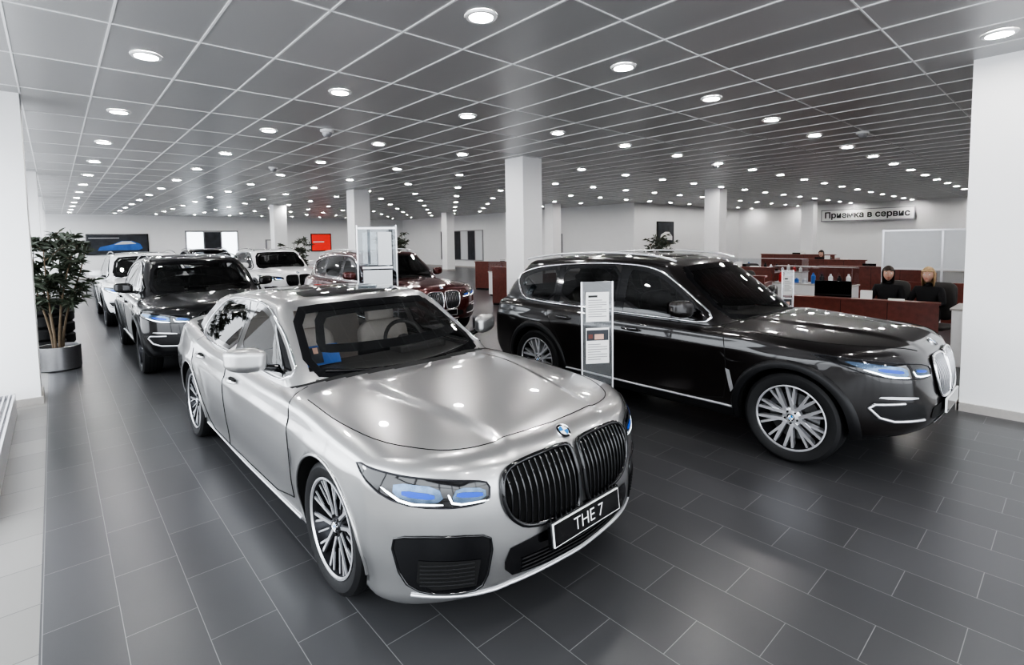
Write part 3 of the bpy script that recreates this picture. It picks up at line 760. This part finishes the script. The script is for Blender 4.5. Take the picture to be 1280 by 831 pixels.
def ceilmat():
    m=bpy.data.materials.new('ceiling_tiles');m.use_nodes=True;nt=m.node_tree;b=nt.nodes['Principled BSDF']
    g=nt.nodes.new('ShaderNodeNewGeometry')
    mp=nt.nodes.new('ShaderNodeMapping');mp.inputs['Location'].default_value=(-.434/.6233,-2.58/1.335,0);mp.inputs['Scale'].default_value=(1/.6233,1/1.335,0)
    fl=nt.nodes.new('ShaderNodeVectorMath');fl.operation='FLOOR';wn=nt.nodes.new('ShaderNodeTexWhiteNoise')
    nt.links.new(g.outputs['Position'],mp.inputs[0]);nt.links.new(mp.outputs[0],fl.inputs[0]);nt.links.new(fl.outputs[0],wn.inputs['Vector'])
    mr=nt.nodes.new('ShaderNodeMapRange');mr.inputs['To Min'].default_value=.37;mr.inputs['To Max'].default_value=.44
    nt.links.new(wn.outputs['Value'],mr.inputs['Value']);cc=nt.nodes.new('ShaderNodeCombineColor')
    for i in range(3): nt.links.new(mr.outputs[0],cc.inputs[i])
    nt.links.new(cc.outputs[0],b.inputs['Base Color']);b.inputs['Roughness'].default_value=.36;b.inputs['Metallic'].default_value=.45
    n=nt.nodes.new('ShaderNodeTexNoise');n.inputs['Scale'].default_value=180;bp=nt.nodes.new('ShaderNodeBump');bp.inputs['Strength'].default_value=.08;bp.inputs['Distance'].default_value=.002
    nt.links.new(g.outputs['Position'],n.inputs['Vector']);nt.links.new(n.outputs['Fac'],bp.inputs['Height']);nt.links.new(bp.outputs[0],b.inputs['Normal'])
    return m
X0,X1,Y0,Y1=-1.3,33.2,-6,37.6
MB().bb(-.15,X1+.2,Y0,Y1+.2,-.15,0,floormat()).obj('floor')
MB().bb(X0-.2,-.15,Y0,Y1+.2,-.15,0,stripmat()).obj('floor_perimeter')
MB().bb(X0-.2,X1+.2,Y0,Y1+.2,H,H+.15,ceilmat()).obj('ceiling')
t=MB();x=.434-.6233*2
while x<X1:
    t.bb(x-.008,x+.008,Y0,Y1,H-.008,H,M['tbar']);x+=.6233
y=2.58-1.335*6
while y<Y1:
    t.bb(X0,X1,y-.006,y+.006,H-.0075,H,M['tbar']);y+=1.335
t.obj('trim_ceiling_grid')
L=MB()
for i in range(0,18):
    for j in range(-3,14):
        lx=.745+1.87*i;ly=3.2475+2.67*j
        if lx>21.3 and ly>14.6: continue
        X=Matrix.Translation((lx,ly,H-.012))
        L.lathe([(.0,-.001),(.092,-.001)],20,M['lamp'],X)
        L.lathe([(.092,0),(.096,-.008),(.122,-.006),(.128,.011)],24,M['lamptrim'],X)
L.obj('ceiling_downlights')
MB().bb(X1,X1+.2,Y0,15.2,0,H,M['wall']).obj('wall_east')
MB().bb(21.6,X1+.2,15.0,15.2,0,H,M['wall']).obj('wall_service')
MB().bb(21.6,21.8,15.2,Y1,0,H,M['wall']).obj('wall_office')
MB().bb(X0-.2,21.8,Y1,Y1+.2,0,H,M['wall']).obj('wall_north')
MB().bb(7.9,X1,Y0,Y0+.2,0,H,M['wall']).obj('wall_south')
MB().bb(7.12,8.3,-3.2,.83,0,H,M['wallw']).obj('wall_right_pier')
MB().bb(7.095,7.12,-3.2,.845,0,.09,M['base']).bb(7.095,8.3,.83,.855,0,.09,M['base']).obj('baseboard_right_pier')
for nm,(a,b_,c,d) in {'east':(X1-.02,X1,Y0+.2,15),'service':(21.6,X1-.02,14.98,15),'office':(21.58,21.6,15,Y1),'north':(X0,21.6,Y1-.02,Y1)}.items():
    MB().bb(a,b_,c,d,0,.09,M['base']).obj('baseboard_'+nm)
ww=MB();ww.bb(X0-.2,X0,Y0,Y1,0,.25,M['wall']);ww.bb(X0-.2,X0,Y0,Y1,3.3,H,M['wall']);ww.obj('wall_west')
wf=MB();y=Y0
while y<Y1:
    wf.bb(X0-.12,X0-.04,y-.03,y+.03,.25,3.3,M['frame']);y+=2.05
wf.bb(X0-.12,X0-.04,Y0,Y1,.25,.32,M['frame']);wf.bb(X0-.12,X0-.04,Y0,Y1,3.23,3.3,M['frame']);wf.bb(X0-.12,X0-.04,Y0,Y1,2.4,2.46,M['frame'])
wf.obj('window_1')
sf=MB();sf.bb(X0,7.9,Y0,Y0+.12,3.3,H,M['wall'])
xx=X0
while xx<7.9:
    sf.bb(xx-.03,xx+.03,Y0,Y0+.1,0,3.3,M['frame']);xx+=1.84
sf.bb(X0,7.9,Y0,Y0+.1,2.4,2.46,M['frame']);sf.obj('window_2')
for k in range(4):
    yy=8.27+8.3*k
    MB().bb(-.85,-.2,yy,yy+.6,0,H,M['wallw']).obj('perimeter_pillar')
    MB().bb(-.87,-.18,yy-.02,yy+.62,0,.09,M['base']).obj('baseboard_pillar')
def column(x,y,w=.57):
    mb=MB();mb.bb(x,x+w,y,y+w,0,H,M['wallw']);mb.bb(x-.015,x+w+.015,y-.015,y+w+.015,0,.10,M['base']);mb.obj('column',bevel=.006)
for c in [(7.5,8.0),(7.6,16.4),(7.6,24.8),(18.1,8.9),(18.3,17.4),(18.3,26.5),(29.0,9.3)]: column(*c)
r=MB();r.bb(-.80,-.42,4.9,7.9,.03,.20,M['frame'])
for i in range(9): r.bb(-.79+i*.042,-.775+i*.042,4.9,7.9,.20,.24,M['alum'])
r.bb(-.82,-.40,4.88,4.92,0,.245,M['alum']);r.bb(-.82,-.40,7.88,7.92,0,.245,M['alum']);r.bb(-.42,-.40,4.9,7.9,0,.245,M['alum']);r.obj('floor_convector')
# ------------------------------------------------------------ plants
def plant(name,loc,h,r,n,pr=.27,ph=.36,stems=5,seed=1):
    E=empty(name,loc);rd=random.Random(seed)
    mb=MB();mb.lathe([(0,.0),(pr*.93,0),(pr,.02),(pr,ph),(pr-.02,ph+.005),(pr-.03,ph),(pr-.03,ph-.05)],40,M['pot']);mb.lathe([(0,ph-.05),(pr-.03,ph-.05)],40,M['soil']);mb.obj('pot',E)
    st=MB();tips=[]
    for k in range(stems):
        a=2*math.pi*k/stems+rd.uniform(-.4,.4);p=Vector((.05*math.cos(a),.05*math.sin(a),ph-.06));pts=[p.copy()]
        lean=rd.uniform(.35,.9)*r
        for q in range(1,8):
            f=q/7;pts.append(Vector((math.cos(a+f*.4)*(.05+lean*f**1.5),math.sin(a+f*.4)*(.05+lean*f**1.5),ph-.06+(h-ph-.15)*f*rd.uniform(.93,1.0))))
        st.tube(pts,[.02*(1-.75*i/7) for i in range(8)],M['bark'],7)
        for b in range(9):
            f=rd.uniform(.35,1);i=min(6,int(f*7));o=pts[i].lerp(pts[i+1],f*7-i)
            a2=rd.uniform(0,6.28);l=rd.uniform(.3,.6)*r
            e=o+Vector((math.cos(a2)*l,math.sin(a2)*l,rd.uniform(.0,.28)));md=o.lerp(e,.5)+Vector((0,0,.04))
            st.tube([o,md,e],[.007,.005,.003],M['bark'],5);tips.append((o,md,e))
    st.obj('stems',E)
    lf=MB()
    for k in range(n):
        o,md,e=rd.choice(tips);f=rd.uniform(.1,1);p=o.lerp(md,f*2) if f<.5 else md.lerp(e,f*2-1)
        d=Vector((rd.gauss(0,1),rd.gauss(0,1),rd.uniform(-.5,1.1))).normalized();l=rd.uniform(.10,.19);w=l*.13
        s=d.cross(Vector((rd.gauss(0,1),rd.gauss(0,1),rd.gauss(0,1)))).normalized();dn=Vector((0,0,-1))
        lf.add([p,p+d*l*.35+s*w+dn*.005,p+d*l*.7+s*w*.7+dn*.02,p+d*l+dn*.04,p+d*l*.7-s*w*.7+dn*.02,p+d*l*.35-s*w+dn*.005],[(0,1,2,3),(0,3,4,5)],M['leaf'])
    lf.obj('leaves',E)
    return E
plant('potted_oleander',(-.02,10.45,0),2.22,.66,1900,.27,.36,6,3)
plant('potted_ficus',(7.0,20.5,0),2.1,.7,1200,.25,.4,5,5)
plant('potted_ficus',(9.6,17.5,0),2.4,.7,1200,.25,.4,5,6)
plant('potted_ficus',(18.3,11.6,0),2.1,.7,1200,.25,.4,5,8)
ts=MB()
for k in range(4):
    ts.lathe([(.20,.01),(.31,.0),(.345,.04),(.345,.18),(.31,.215),(.20,.20)],36,M['rubber'],Matrix.Translation((0,0,.22*k)))
ts.obj('tyre_stack',loc=(-.25,12.4,0))
ts2=ts.obj('tyre_stack',loc=(-.10,13.2,0))
# ------------------------------------------------------------ info stands
def stand(name,loc,rz,h,w,z0,two=True):
    E=empty(name,loc,rz);b=MB();b.bb(-w*.62,w*.62,-.16,.16,0,.012,M['alum']);b.bb(-w/2-.01,-w/2+.006,-.008,.008,0,h,M['alum']);b.bb(w/2-.006,w/2+.01,-.008,.008,0,h,M['alum']);b.obj('frame',E,bevel=.002)
    g=MB();g.bb(-w/2,w/2,-.004,.004,z0,h,M['clear']);g.obj('acrylic_panel',E)
    p=MB()
    a=h-.06
    if two:
        p.bb(-w*.38,w*.38,-.009,-.006,a-.32,a-.04,M['paper'])
        p.bb(-w*.30,w*.0,-.011,-.009,a-.09,a-.07,M['ink'])
        for i in range(8): p.bb(-w*.30,w*(.30 if i%3 else .15),-.011,-.009,a-.12-i*.022,a-.113-i*.022,M['inkg'])
        p.bb(-w*.38,w*.38,-.009,-.006,a-.72,a-.38,M['paper'])
        p.bb(-w*.36,w*.36,-.011,-.009,a-.50,a-.40,M['posterdark']);p.bb(-w*.1,w*.2,-.012,-.010,a-.49,a-.44,M['skin']);p.bb(-w*.3,-w*.16,-.012,-.010,a-.48,a-.44,M['wood'])
        for i in range(7): p.bb(-w*.32,w*(.32 if i%3 else .1),-.011,-.009,a-.54-i*.024,a-.533-i*.024,M['inkg'])
    p.obj('leaflets',E);return E
stand('information_stand',(3.80,3.05,0),math.radians(-32),1.48,.30,.45)
stand('information_stand',(8.6,3.1,0),math.radians(-55),1.35,.16,.5)
E=empty('glass_display_board',(3.44,6.72,0),math.radians(-25))
b=MB();b.bb(-.33,.33,-.2,.2,0,.015,M['alum']);b.tube([(-.27,0,0),(-.27,0,2.12)],.012,M['alum']);b.tube([(.27,0,0),(.27,0,2.12)],.012,M['alum']);b.obj('frame',E)
b=MB();b.bb(-.26,.26,-.005,.005,.9,2.1,M['smoke']);b.bb(-.20,-.01,-.014,-.006,1.55,2.02,M['clear']);b.bb(.01,.20,-.014,-.006,1.55,2.02,M['frost']);b.bb(-.21,.21,-.016,-.006,1.50,1.53,M['alum']);b.bb(-.26,.26,-.016,-.006,2.06,2.09,M['alum']);b.bb(-.20,.20,-.012,-.006,1.0,1.48,M['frost']);b.obj('panels',E)

# ------------------------------------------------------------ desks & furniture
def desk(name,x,y,l,rz,h=.88,white=False):
    E=empty(name,(x,y,0),rz);b=MB()
    b.bb(-.02,.02,-l/2,l/2,0.06,h,M['wood']);b.bb(-.0,.03,-l/2,l/2,0,.06,M['blackmat'])
    b.bb(.0,.7,-l/2,-l/2+.04,0,h-.12,M['wood']);b.bb(.0,.7,l/2-.04,l/2,0,h-.12,M['wood'])
    b.bb(.02,.62,-l/2,l/2,.70,.735,M['wood'] if not white else M['desk_top']);b.bb(-.05,.16,-l/2-.02,l/2+.02,h,h+.03,M['wood'])
    for k in range(1,int(l/.6)): b.bb(-.023,-.02,-l/2+k*.6-.003,-l/2+k*.6+.003,.06,h,M['void'])
    b.obj('desk_body',E,bevel=.004)
    m=MB();q=.35 if l<2.1 else 0
    m.bb(.26,.285,q-.26,q+.26,.84,1.14,M['blackgloss']);m.bb(.285,.30,q-.03,q+.03,.74,1.0,M['blackmat']);m.bb(.20,.40,q-.12,q+.12,.735,.75,M['blackmat']);m.obj('monitor',E,bevel=.004)
    p=MB();p.bb(.03,.14,-l*.3,-l*.3+.2,h+.03,h+.05,M['paper']);p.bb(.04,.12,-l*.1,-l*.1+.15,h+.03,h+.16,M['paper']);p.obj('papers',E)
    return E
def chair(name,x,y,rz):
    E=empty(name,(x,y,0),rz);b=MB()
    for k in range(5):
        a=2*math.pi*k/5;b.tube([(0,0,.12),(.15*math.cos(a),.15*math.sin(a),.10),(.30*math.cos(a),.30*math.sin(a),.07)],[.025,.02,.015],M['alum'],6)
        b.lathe([(0,-.02),(.03,-.02),(.03,.02),(0,.02)],12,M['rubber'],Matrix.Translation((.30*math.cos(a),.30*math.sin(a),.03))@Matrix.Rotation(math.pi/2,4,'X'))
    b.tube([(0,0,.1),(0,0,.44)],.025,M['chrome']);b.obj('base',E)
    s=MB();Vq,Fq=shell(axis(4,.5,3),axis(4,.5,3),axis(3,.5,3),(.4,.4,.6),lambda u,v,w:(u*.25,v*.25,.41+w*.045));s.add(Vq,Fq,M['leather'])
    Vq,Fq=shell(axis(4,.5,3),axis(4,.5,3),axis(4,.4,3),(.5,.6,.3),lambda u,v,w:(-.28-.04*w+v*.035,u*.23*(1-.1*w*w),.80+w*.30));s.add(Vq,Fq,M['leather'])
    s.tube([(-.05,0,.40),(-.28,0,.42),(-.30,0,.62)],.02,M['alum'],6)
    s.obj('seat_and_back',E,angle=60);return E
def counter(x,y,l,rz):
    E=empty('display_counter',(x,y,0),rz);b=MB()
    b.bb(0,.55,-l/2,l/2,.05,.80,M['whitep']);b.bb(.03,.52,-l/2+.03,l/2-.03,0,.05,M['blackmat']);b.bb(-.02,.57,-l/2-.02,l/2+.02,.80,.83,M['desk_top']);b.obj('cabinet',E,bevel=.005)
    g=MB();g.bb(0,.55,-l/2,l/2,.832,1.20,M['clear']);g.obj('glass_case',E)
    q=MB();rd=random.Random(int(x*7))
    yy=-l/2+.12
    while yy<l/2-.1:
        h=rd.uniform(.08,.26);q.lathe([(0,0),(.045,0),(.045,h*.7),(.02,h*.85),(.02,h),(0,h)],14,rd.choice([M['paper'],M['red'],M['blackmat'],M['screenblue'],M['alum']]),Matrix.Translation((.27,yy,.833)));yy+=.17
    q.obj('goods',E)
desk('reception_desk',9.3,2.35,2.0,math.radians(8),.86)
wb=MB();wb.bb(-.02,.75,-.26,.2,0,.80,M['whitep']);wb.bb(-.04,.77,-.28,.22,.80,.83,M['desk_top']);wb.obj('white_side_cabinet',loc=(9.45,1.02,0),bevel=.006)
desk('reception_desk',10.6,5.1,1.6,math.radians(10),1.05)
desk('reception_desk',13.8,6.4,2.2,0,1.05)
desk('reception_desk',9.6,10.6,1.8,math.radians(5),1.08)
desk('reception_desk',15.5,3.6,2.4,0,1.05)
desk('reception_desk',19.5,6.0,2.6,0,1.05)
desk('reception_desk',12.5,14.5,2.4,math.radians(20),1.05)
desk('reception_desk',24.5,8.5,3.0,0,1.05)
counter(12.3,4.0,1.6,0);counter(16.3,6.6,2.2,0);counter(13.0,9.2,2.0,math.radians(8));counter(11.0,12.5,2.0,0)
for c in [(11.75,5.3,3.0),(14.95,6.5,3.1),(16.65,3.7,3.1)]: chair('office_chair',*c)
g=MB();g.bb(-.01,.01,-1.0,1.0,1.15,1.95,M['frost']);E=empty('service_screen',(14.0,2.0,0),math.radians(8));g.obj('pane',E)
g=MB()
for q in(-1.02,0,1.02): g.bb(-.03,.03,q-.02,q+.02,0,2.0,M['alum'])
g.bb(-.03,.03,-1.02,1.02,1.95,1.99,M['alum']);g.bb(-.03,.03,-1.02,1.02,1.11,1.15,M['alum']);g.bb(-.03,.03,-1.02,1.02,.0,.85,M['wood']);g.obj('screen_frame',E)
p=MB();p.bb(1.4,4.3,Y1-.07,Y1-.005,1.35,2.55,M['blackgloss']);p.bb(1.46,4.24,Y1-.08,Y1-.07,1.41,2.49,M['posterdark'])
p.prism([(1.9,1.60),(2.0,1.80),(2.6,1.95),(3.0,2.15),(3.5,2.15),(3.9,1.95),(4.0,1.7),(3.8,1.60)],-.0,.01,M['screenblue'],Matrix.Translation((0,Y1-.085,0))@Matrix.Rotation(math.pi/2,4,'X'))
p.prism([(2.65,1.93),(3.02,2.12),(3.45,2.12),(3.7,1.97)],.012,.016,M['frost'],Matrix.Translation((0,Y1-.085,0))@Matrix.Rotation(math.pi/2,4,'X'))
p.prism([(1.5,2.3),(2.9,2.3),(2.9,2.33),(1.5,2.33)],.0,.01,M['paper'],Matrix.Translation((0,Y1-.085,0))@Matrix.Rotation(math.pi/2,4,'X'))
p.obj('car_poster')
p=MB();p.bb(6.2,9.2,Y1-.05,Y1-.005,.4,2.75,M['frame'])
for k in range(3): p.bb(6.28+k*.98,7.18+k*.98,Y1-.06,Y1-.05,.5,2.65,M['outside'] if k!=1 else M['posterdark'])
p.obj('window_3')
p=MB();p.bb(10.9,11.0+.95,Y1-.06,Y1-.005,0,2.15,M['frame']);p.bb(11.0,11.85,Y1-.075,Y1-.06,.05,2.08,M['whitep']);p.tube([(11.1,Y1-.1,1.0),(11.2,Y1-.1,1.0)],.012,M['alum']);p.obj('door_1')
p=MB();p.bb(14.0,15.5,Y1-.08,Y1-.005,1.25,2.55,M['blackgloss']);p.bb(14.06,15.44,Y1-.09,Y1-.08,1.31,2.49,M['redlit']);p.bb(14.15,14.95,Y1-.095,Y1-.09,1.9,1.98,M['paper']);p.obj('wall_screen')
p=MB();p.bb(21.54,21.595,27,32,.5,2.6,M['frame'])
for k in range(6): p.bb(21.53,21.54,27.06+k*.83,27.06+k*.83+.74,.56,2.54,M['posterdark'] if k%2 else M['frost'])
p.obj('window_4')
p=MB();p.bb(21.54,21.595,19.8,20.9,0,2.2,M['frame']);p.bb(21.52,21.54,19.88,20.82,.02,2.12,M['whitep']);p.bb(21.50,21.52,20.0,20.1,1.0,1.05,M['alum']);p.obj('door_2')
p=MB();p.bb(23.6,25.2,14.93,14.995,1.55,2.75,M['blackgloss']);p.bb(23.66,25.14,14.92,14.93,1.61,2.69,M['posterdark'])
p.prism([(23.8,1.8),(23.9,2.05),(24.3,2.2),(24.7,2.2),(25.0,1.95),(25.0,1.75)],0,.01,M['whitep'],Matrix.Translation((0,14.915,0))@Matrix.Rotation(math.pi/2,4,'X'));p.obj('car_poster')
E=empty('service_sign',(32.9,8.0,3.0),0)
p=MB();p.bb(.02,.06,-2.15,2.15,-.33,.33,M['frame']);p.bb(0,.02,-2.1,2.1,-.28,.28,M['paper']);p.tube([(.03,-1.5,.25),(.03,-1.5,.65)],.01,M['alum']);p.tube([(.03,1.5,.25),(.03,1.5,.65)],.01,M['alum']);p.obj('sign_panel',E)
text('sign_text','Приемка в сервис',.44,(-.01,0,0),(math.pi/2,0,-math.pi/2),M['ink'],E,.002,off=.012)
for (cx,cy) in [(3.3,8.0),(3.9,12.6),(10.4,2.6),(12.0,6.0)]:
    d=MB();d.lathe([(0,0),(.10,0),(.10,-.03),(.075,-.04)],24,M['whitep']);d.lathe([(.075,-.04),(.07,-.075),(.045,-.105),(0,-.115)],24,M['frame']);d.obj('dome_camera',loc=(cx,cy,H-.009))

# ------------------------------------------------------------ people
def person(name,loc,rz,hair,hairlen,headturn=0,skinm=None):
    E=empty(name,loc,rz)
    J={'pel':(0,0,.56,.14),'sp':(.0,0,.74,.12),'ch':(.02,0,.93,.13),'nk':(.02,0,1.06,.055),'nk2':(.035,0,1.12,.05),
       'sl':(.02,.165,1.0,.062),'el':(.10,.235,.78,.045),'wl':(.31,.13,.775,.028),
       'sr':(.02,-.165,1.0,.062),'er':(.10,-.235,.78,.045),'wr':(.31,-.13,.775,.028),
       'hl':(.06,.09,.53,.09),'kl':(.43,.10,.53,.065),'al':(.40,.10,.10,.042),'tl':(.55,.11,.045,.035),
       'hr':(.06,-.09,.53,.09),'kr':(.43,-.10,.53,.065),'ar':(.40,-.10,.10,.042),'tr':(.55,-.11,.045,.035)}
    ks=list(J);Eg=[('pel','sp'),('sp','ch'),('ch','nk'),('nk','nk2'),('ch','sl'),('sl','el'),('el','wl'),('ch','sr'),('sr','er'),('er','wr'),('pel','hl'),('hl','kl'),('kl','al'),('al','tl'),('pel','hr'),('hr','kr'),('kr','ar'),('ar','tr')]
    def skinobj(nm,vs,es,rs,m,root=0,sub=2):
        me=bpy.data.meshes.new(nm);me.from_pydata(vs,es,[]);me.materials.append(m);o=bpy.data.objects.new(nm,me);link(o,E)
        o.modifiers.new('skin','SKIN').use_smooth_shade=True
        sk=me.skin_vertices[0].data
        for i,r in enumerate(rs): sk[i].radius=(r,r);sk[i].use_root=(i==root)
        s=o.modifiers.new('sub','SUBSURF');s.levels=sub;s.render_levels=sub;return o
    skinobj('clothed_body',[J[k][:3] for k in ks],[(ks.index(a),ks.index(b)) for a,b in Eg],[J[k][3] for k in ks],M['cloth'])
    for sg in(-1,1):
        w=Vector((.31,sg*.13,.775));vs=[w,w+Vector((.045,-sg*.01,.0)),w+Vector((.085,-sg*.012,-.003))];es=[(0,1),(1,2)];rs=[.026,.030,.030]
        for k,(dy,l) in enumerate([(-.030,.060),(-.011,.072),(.009,.068),(.027,.052)]):
            b=w+Vector((.092,-sg*.012+dy,-.003));i=len(vs)
            vs+=[b,b+Vector((l*.5,dy*.15,-.002)),b+Vector((l*.95,dy*.2,-.018))];es+=[(2,i),(i,i+1),(i+1,i+2)];rs+=[.009,.0085,.007]
        i=len(vs);vs+=[w+Vector((.045,-sg*.045,-.005)),w+Vector((.08,-sg*.06,-.012))];es+=[(1,i),(i,i+1)];rs+=[.011,.009]
        skinobj('hand_'+('left' if sg>0 else 'right'),[tuple(v) for v in vs],es,rs,M['skin'],0,1)
    Hm=MB()
    n1,n2=28,20;vs=[];fs=[]
    for i in range(n2+1):
        th=math.pi*i/n2
        for j in range(n1):
            a=2*math.pi*j/n1;x=math.sin(th)*math.cos(a);y=math.sin(th)*math.sin(a);z=math.cos(th)
            rx,ry,rz_=.098,.076,.118
            jaw=1-.30*max(0,-z)**1.3
            px,py,pz=x*rx,y*ry*jaw,z*rz_
            if x<0: px*=1.0-.15*max(0,-z)
            px+=.010*max(0,-z)
            px+=.024*math.exp(-((y*ry)/.012)**2-((pz+.018)/.020)**2)*(x>0)
            px+=.010*math.exp(-((y*ry)/.009)**2-((pz-.008)/.02)**2)*(x>0)
            px-=.008*math.exp(-((abs(y*ry)-.031)/.014)**2-((pz-.012)/.012)**2)*(x>0)
            px+=.006*math.exp(-((y*ry)/.022)**2-((pz+.060)/.010)**2)*(x>0)+.007*math.exp(-((y*ry)/.02)**2-((pz+.095)/.014)**2)*(x>0)
            vs.append((px,py,pz))
    for i in range(n2):
        for j in range(n1): fs.append((i*n1+j,i*n1+(j+1)%n1,(i+1)*n1+(j+1)%n1,(i+1)*n1+j))
    X=Matrix.Translation((.055,0,1.235))@Matrix.Rotation(headturn,4,'Z')
    Hm.add(vs,fs,M['skin'],X)
    for sg in(-1,1):
        Hm.lathe([(0,.007),(.007,.005),(.011,0)],12,M['whitep'],X@Matrix.Translation((.0835,sg*.030,.012))@Matrix.Rotation(math.pi/2,4,'Y'))
        Hm.lathe([(0,.003),(.005,.001)],10,M['eye'],X@Matrix.Translation((.089,sg*.030,.012))@Matrix.Rotation(math.pi/2,4,'Y'))
        Hm.tube([(.085,sg*.018,.032),(.086,sg*.03,.036),(.078,sg*.044,.031)],.003,hair,5,X)
        Hm.tube([(.0,sg*.074,-.025),(-.008,sg*.084,.0),(-.004,sg*.084,.02),(.008,sg*.076,.022)],[.006,.009,.009,.005],M['skin'],6,X)
    Hm.tube([(.094,-.022,-.058),(.1015,-.008,-.057),(.1015,.008,-.057),(.094,.022,-.058)],[.002,.0055,.0055,.002],M['lips'],6,X)
    Hm.obj('head',E,angle=80)
    hm=MB();vs=[];fs=[];n1=30;n2=18
    for i in range(n2+1):
        f=i/n2
        for j in range(n1):
            a=2*math.pi*j/n1;ca=math.cos(a)
            th=f*(math.pi*.62)
            zc=math.cos(th)*.132;rr=math.sin(th)
            if th>math.pi*.5:
                zc=-(th-math.pi*.5)/(math.pi*.12)*hairlen;rr=1-.12*(th-math.pi*.5)/(math.pi*.12)
            x=rr*ca*.112-.012;y=rr*math.sin(a)*.092
            if ca>.45 and zc<.055:
                zc=.055+ (0.004)*f; x=min(x,.085)
            wob=1+.03*math.sin(a*9+f*4)
            vs.append((x*wob,y*wob,zc))
    for i in range(n2):
        for j in range(n1): fs.append((i*n1+j,i*n1+(j+1)%n1,(i+1)*n1+(j+1)%n1,(i+1)*n1+j))
    hm.add(vs,fs,hair,X@Matrix.Translation((0,0,.004)));o=hm.obj('hair',E,angle=80)
    k=o.modifiers.new('s','SOLIDIFY');k.thickness=.01;k.offset=-1
    return E
person('seated_woman',(10.40,2.16,0),math.radians(178),M['haird'],.17,.3)
chair('office_chair',10.44,2.16,math.radians(178))
person('seated_woman',(10.36,1.62,0),math.radians(165),M['hairb'],.18,.2)
chair('office_chair',10.41,1.61,math.radians(165))
person('seated_man',(20.6,6.3,0),math.radians(180),M['haird'],.05,0)
chair('office_chair',20.65,6.3,math.radians(180))

# ------------------------------------------------------------ world, camera
w=bpy.data.worlds.new('overcast_sky');scene.world=w;w.use_nodes=True;nt=w.node_tree
bg=nt.nodes['Background'];tc=nt.nodes.new('ShaderNodeTexCoord');sp=nt.nodes.new('ShaderNodeSeparateXYZ');cr=nt.nodes.new('ShaderNodeValToRGB')
nt.links.new(tc.outputs['Generated'],sp.inputs[0]);nt.links.new(sp.outputs['Z'],cr.inputs[0]);nt.links.new(cr.outputs[0],bg.inputs[0])
cr.color_ramp.elements[0].position=0;cr.color_ramp.elements[0].color=(.55,.57,.6,1);cr.color_ramp.elements[1].position=.25;cr.color_ramp.elements[1].color=(.9,.95,1,1)
bg.inputs[1].default_value=6.0
cam=bpy.data.cameras.new('camera');co=bpy.data.objects.new('camera',cam);COL.objects.link(co);scene.camera=co
cam.sensor_width=36;cam.sensor_fit='HORIZONTAL';cam.lens=18;cam.shift_y=-73.7/1280;cam.clip_start=.05;cam.clip_end=200
R=Matrix.Rotation(math.radians(-41.8),4,'Z')@Matrix.Rotation(math.radians(90-3.74),4,'X')@Matrix.Rotation(math.radians(-.8),4,'Z')
co.matrix_world=Matrix.Translation((0,0,1.88))@R
try: scene.view_settings.look='AgX - High Contrast'
except Exception as e: print(e)
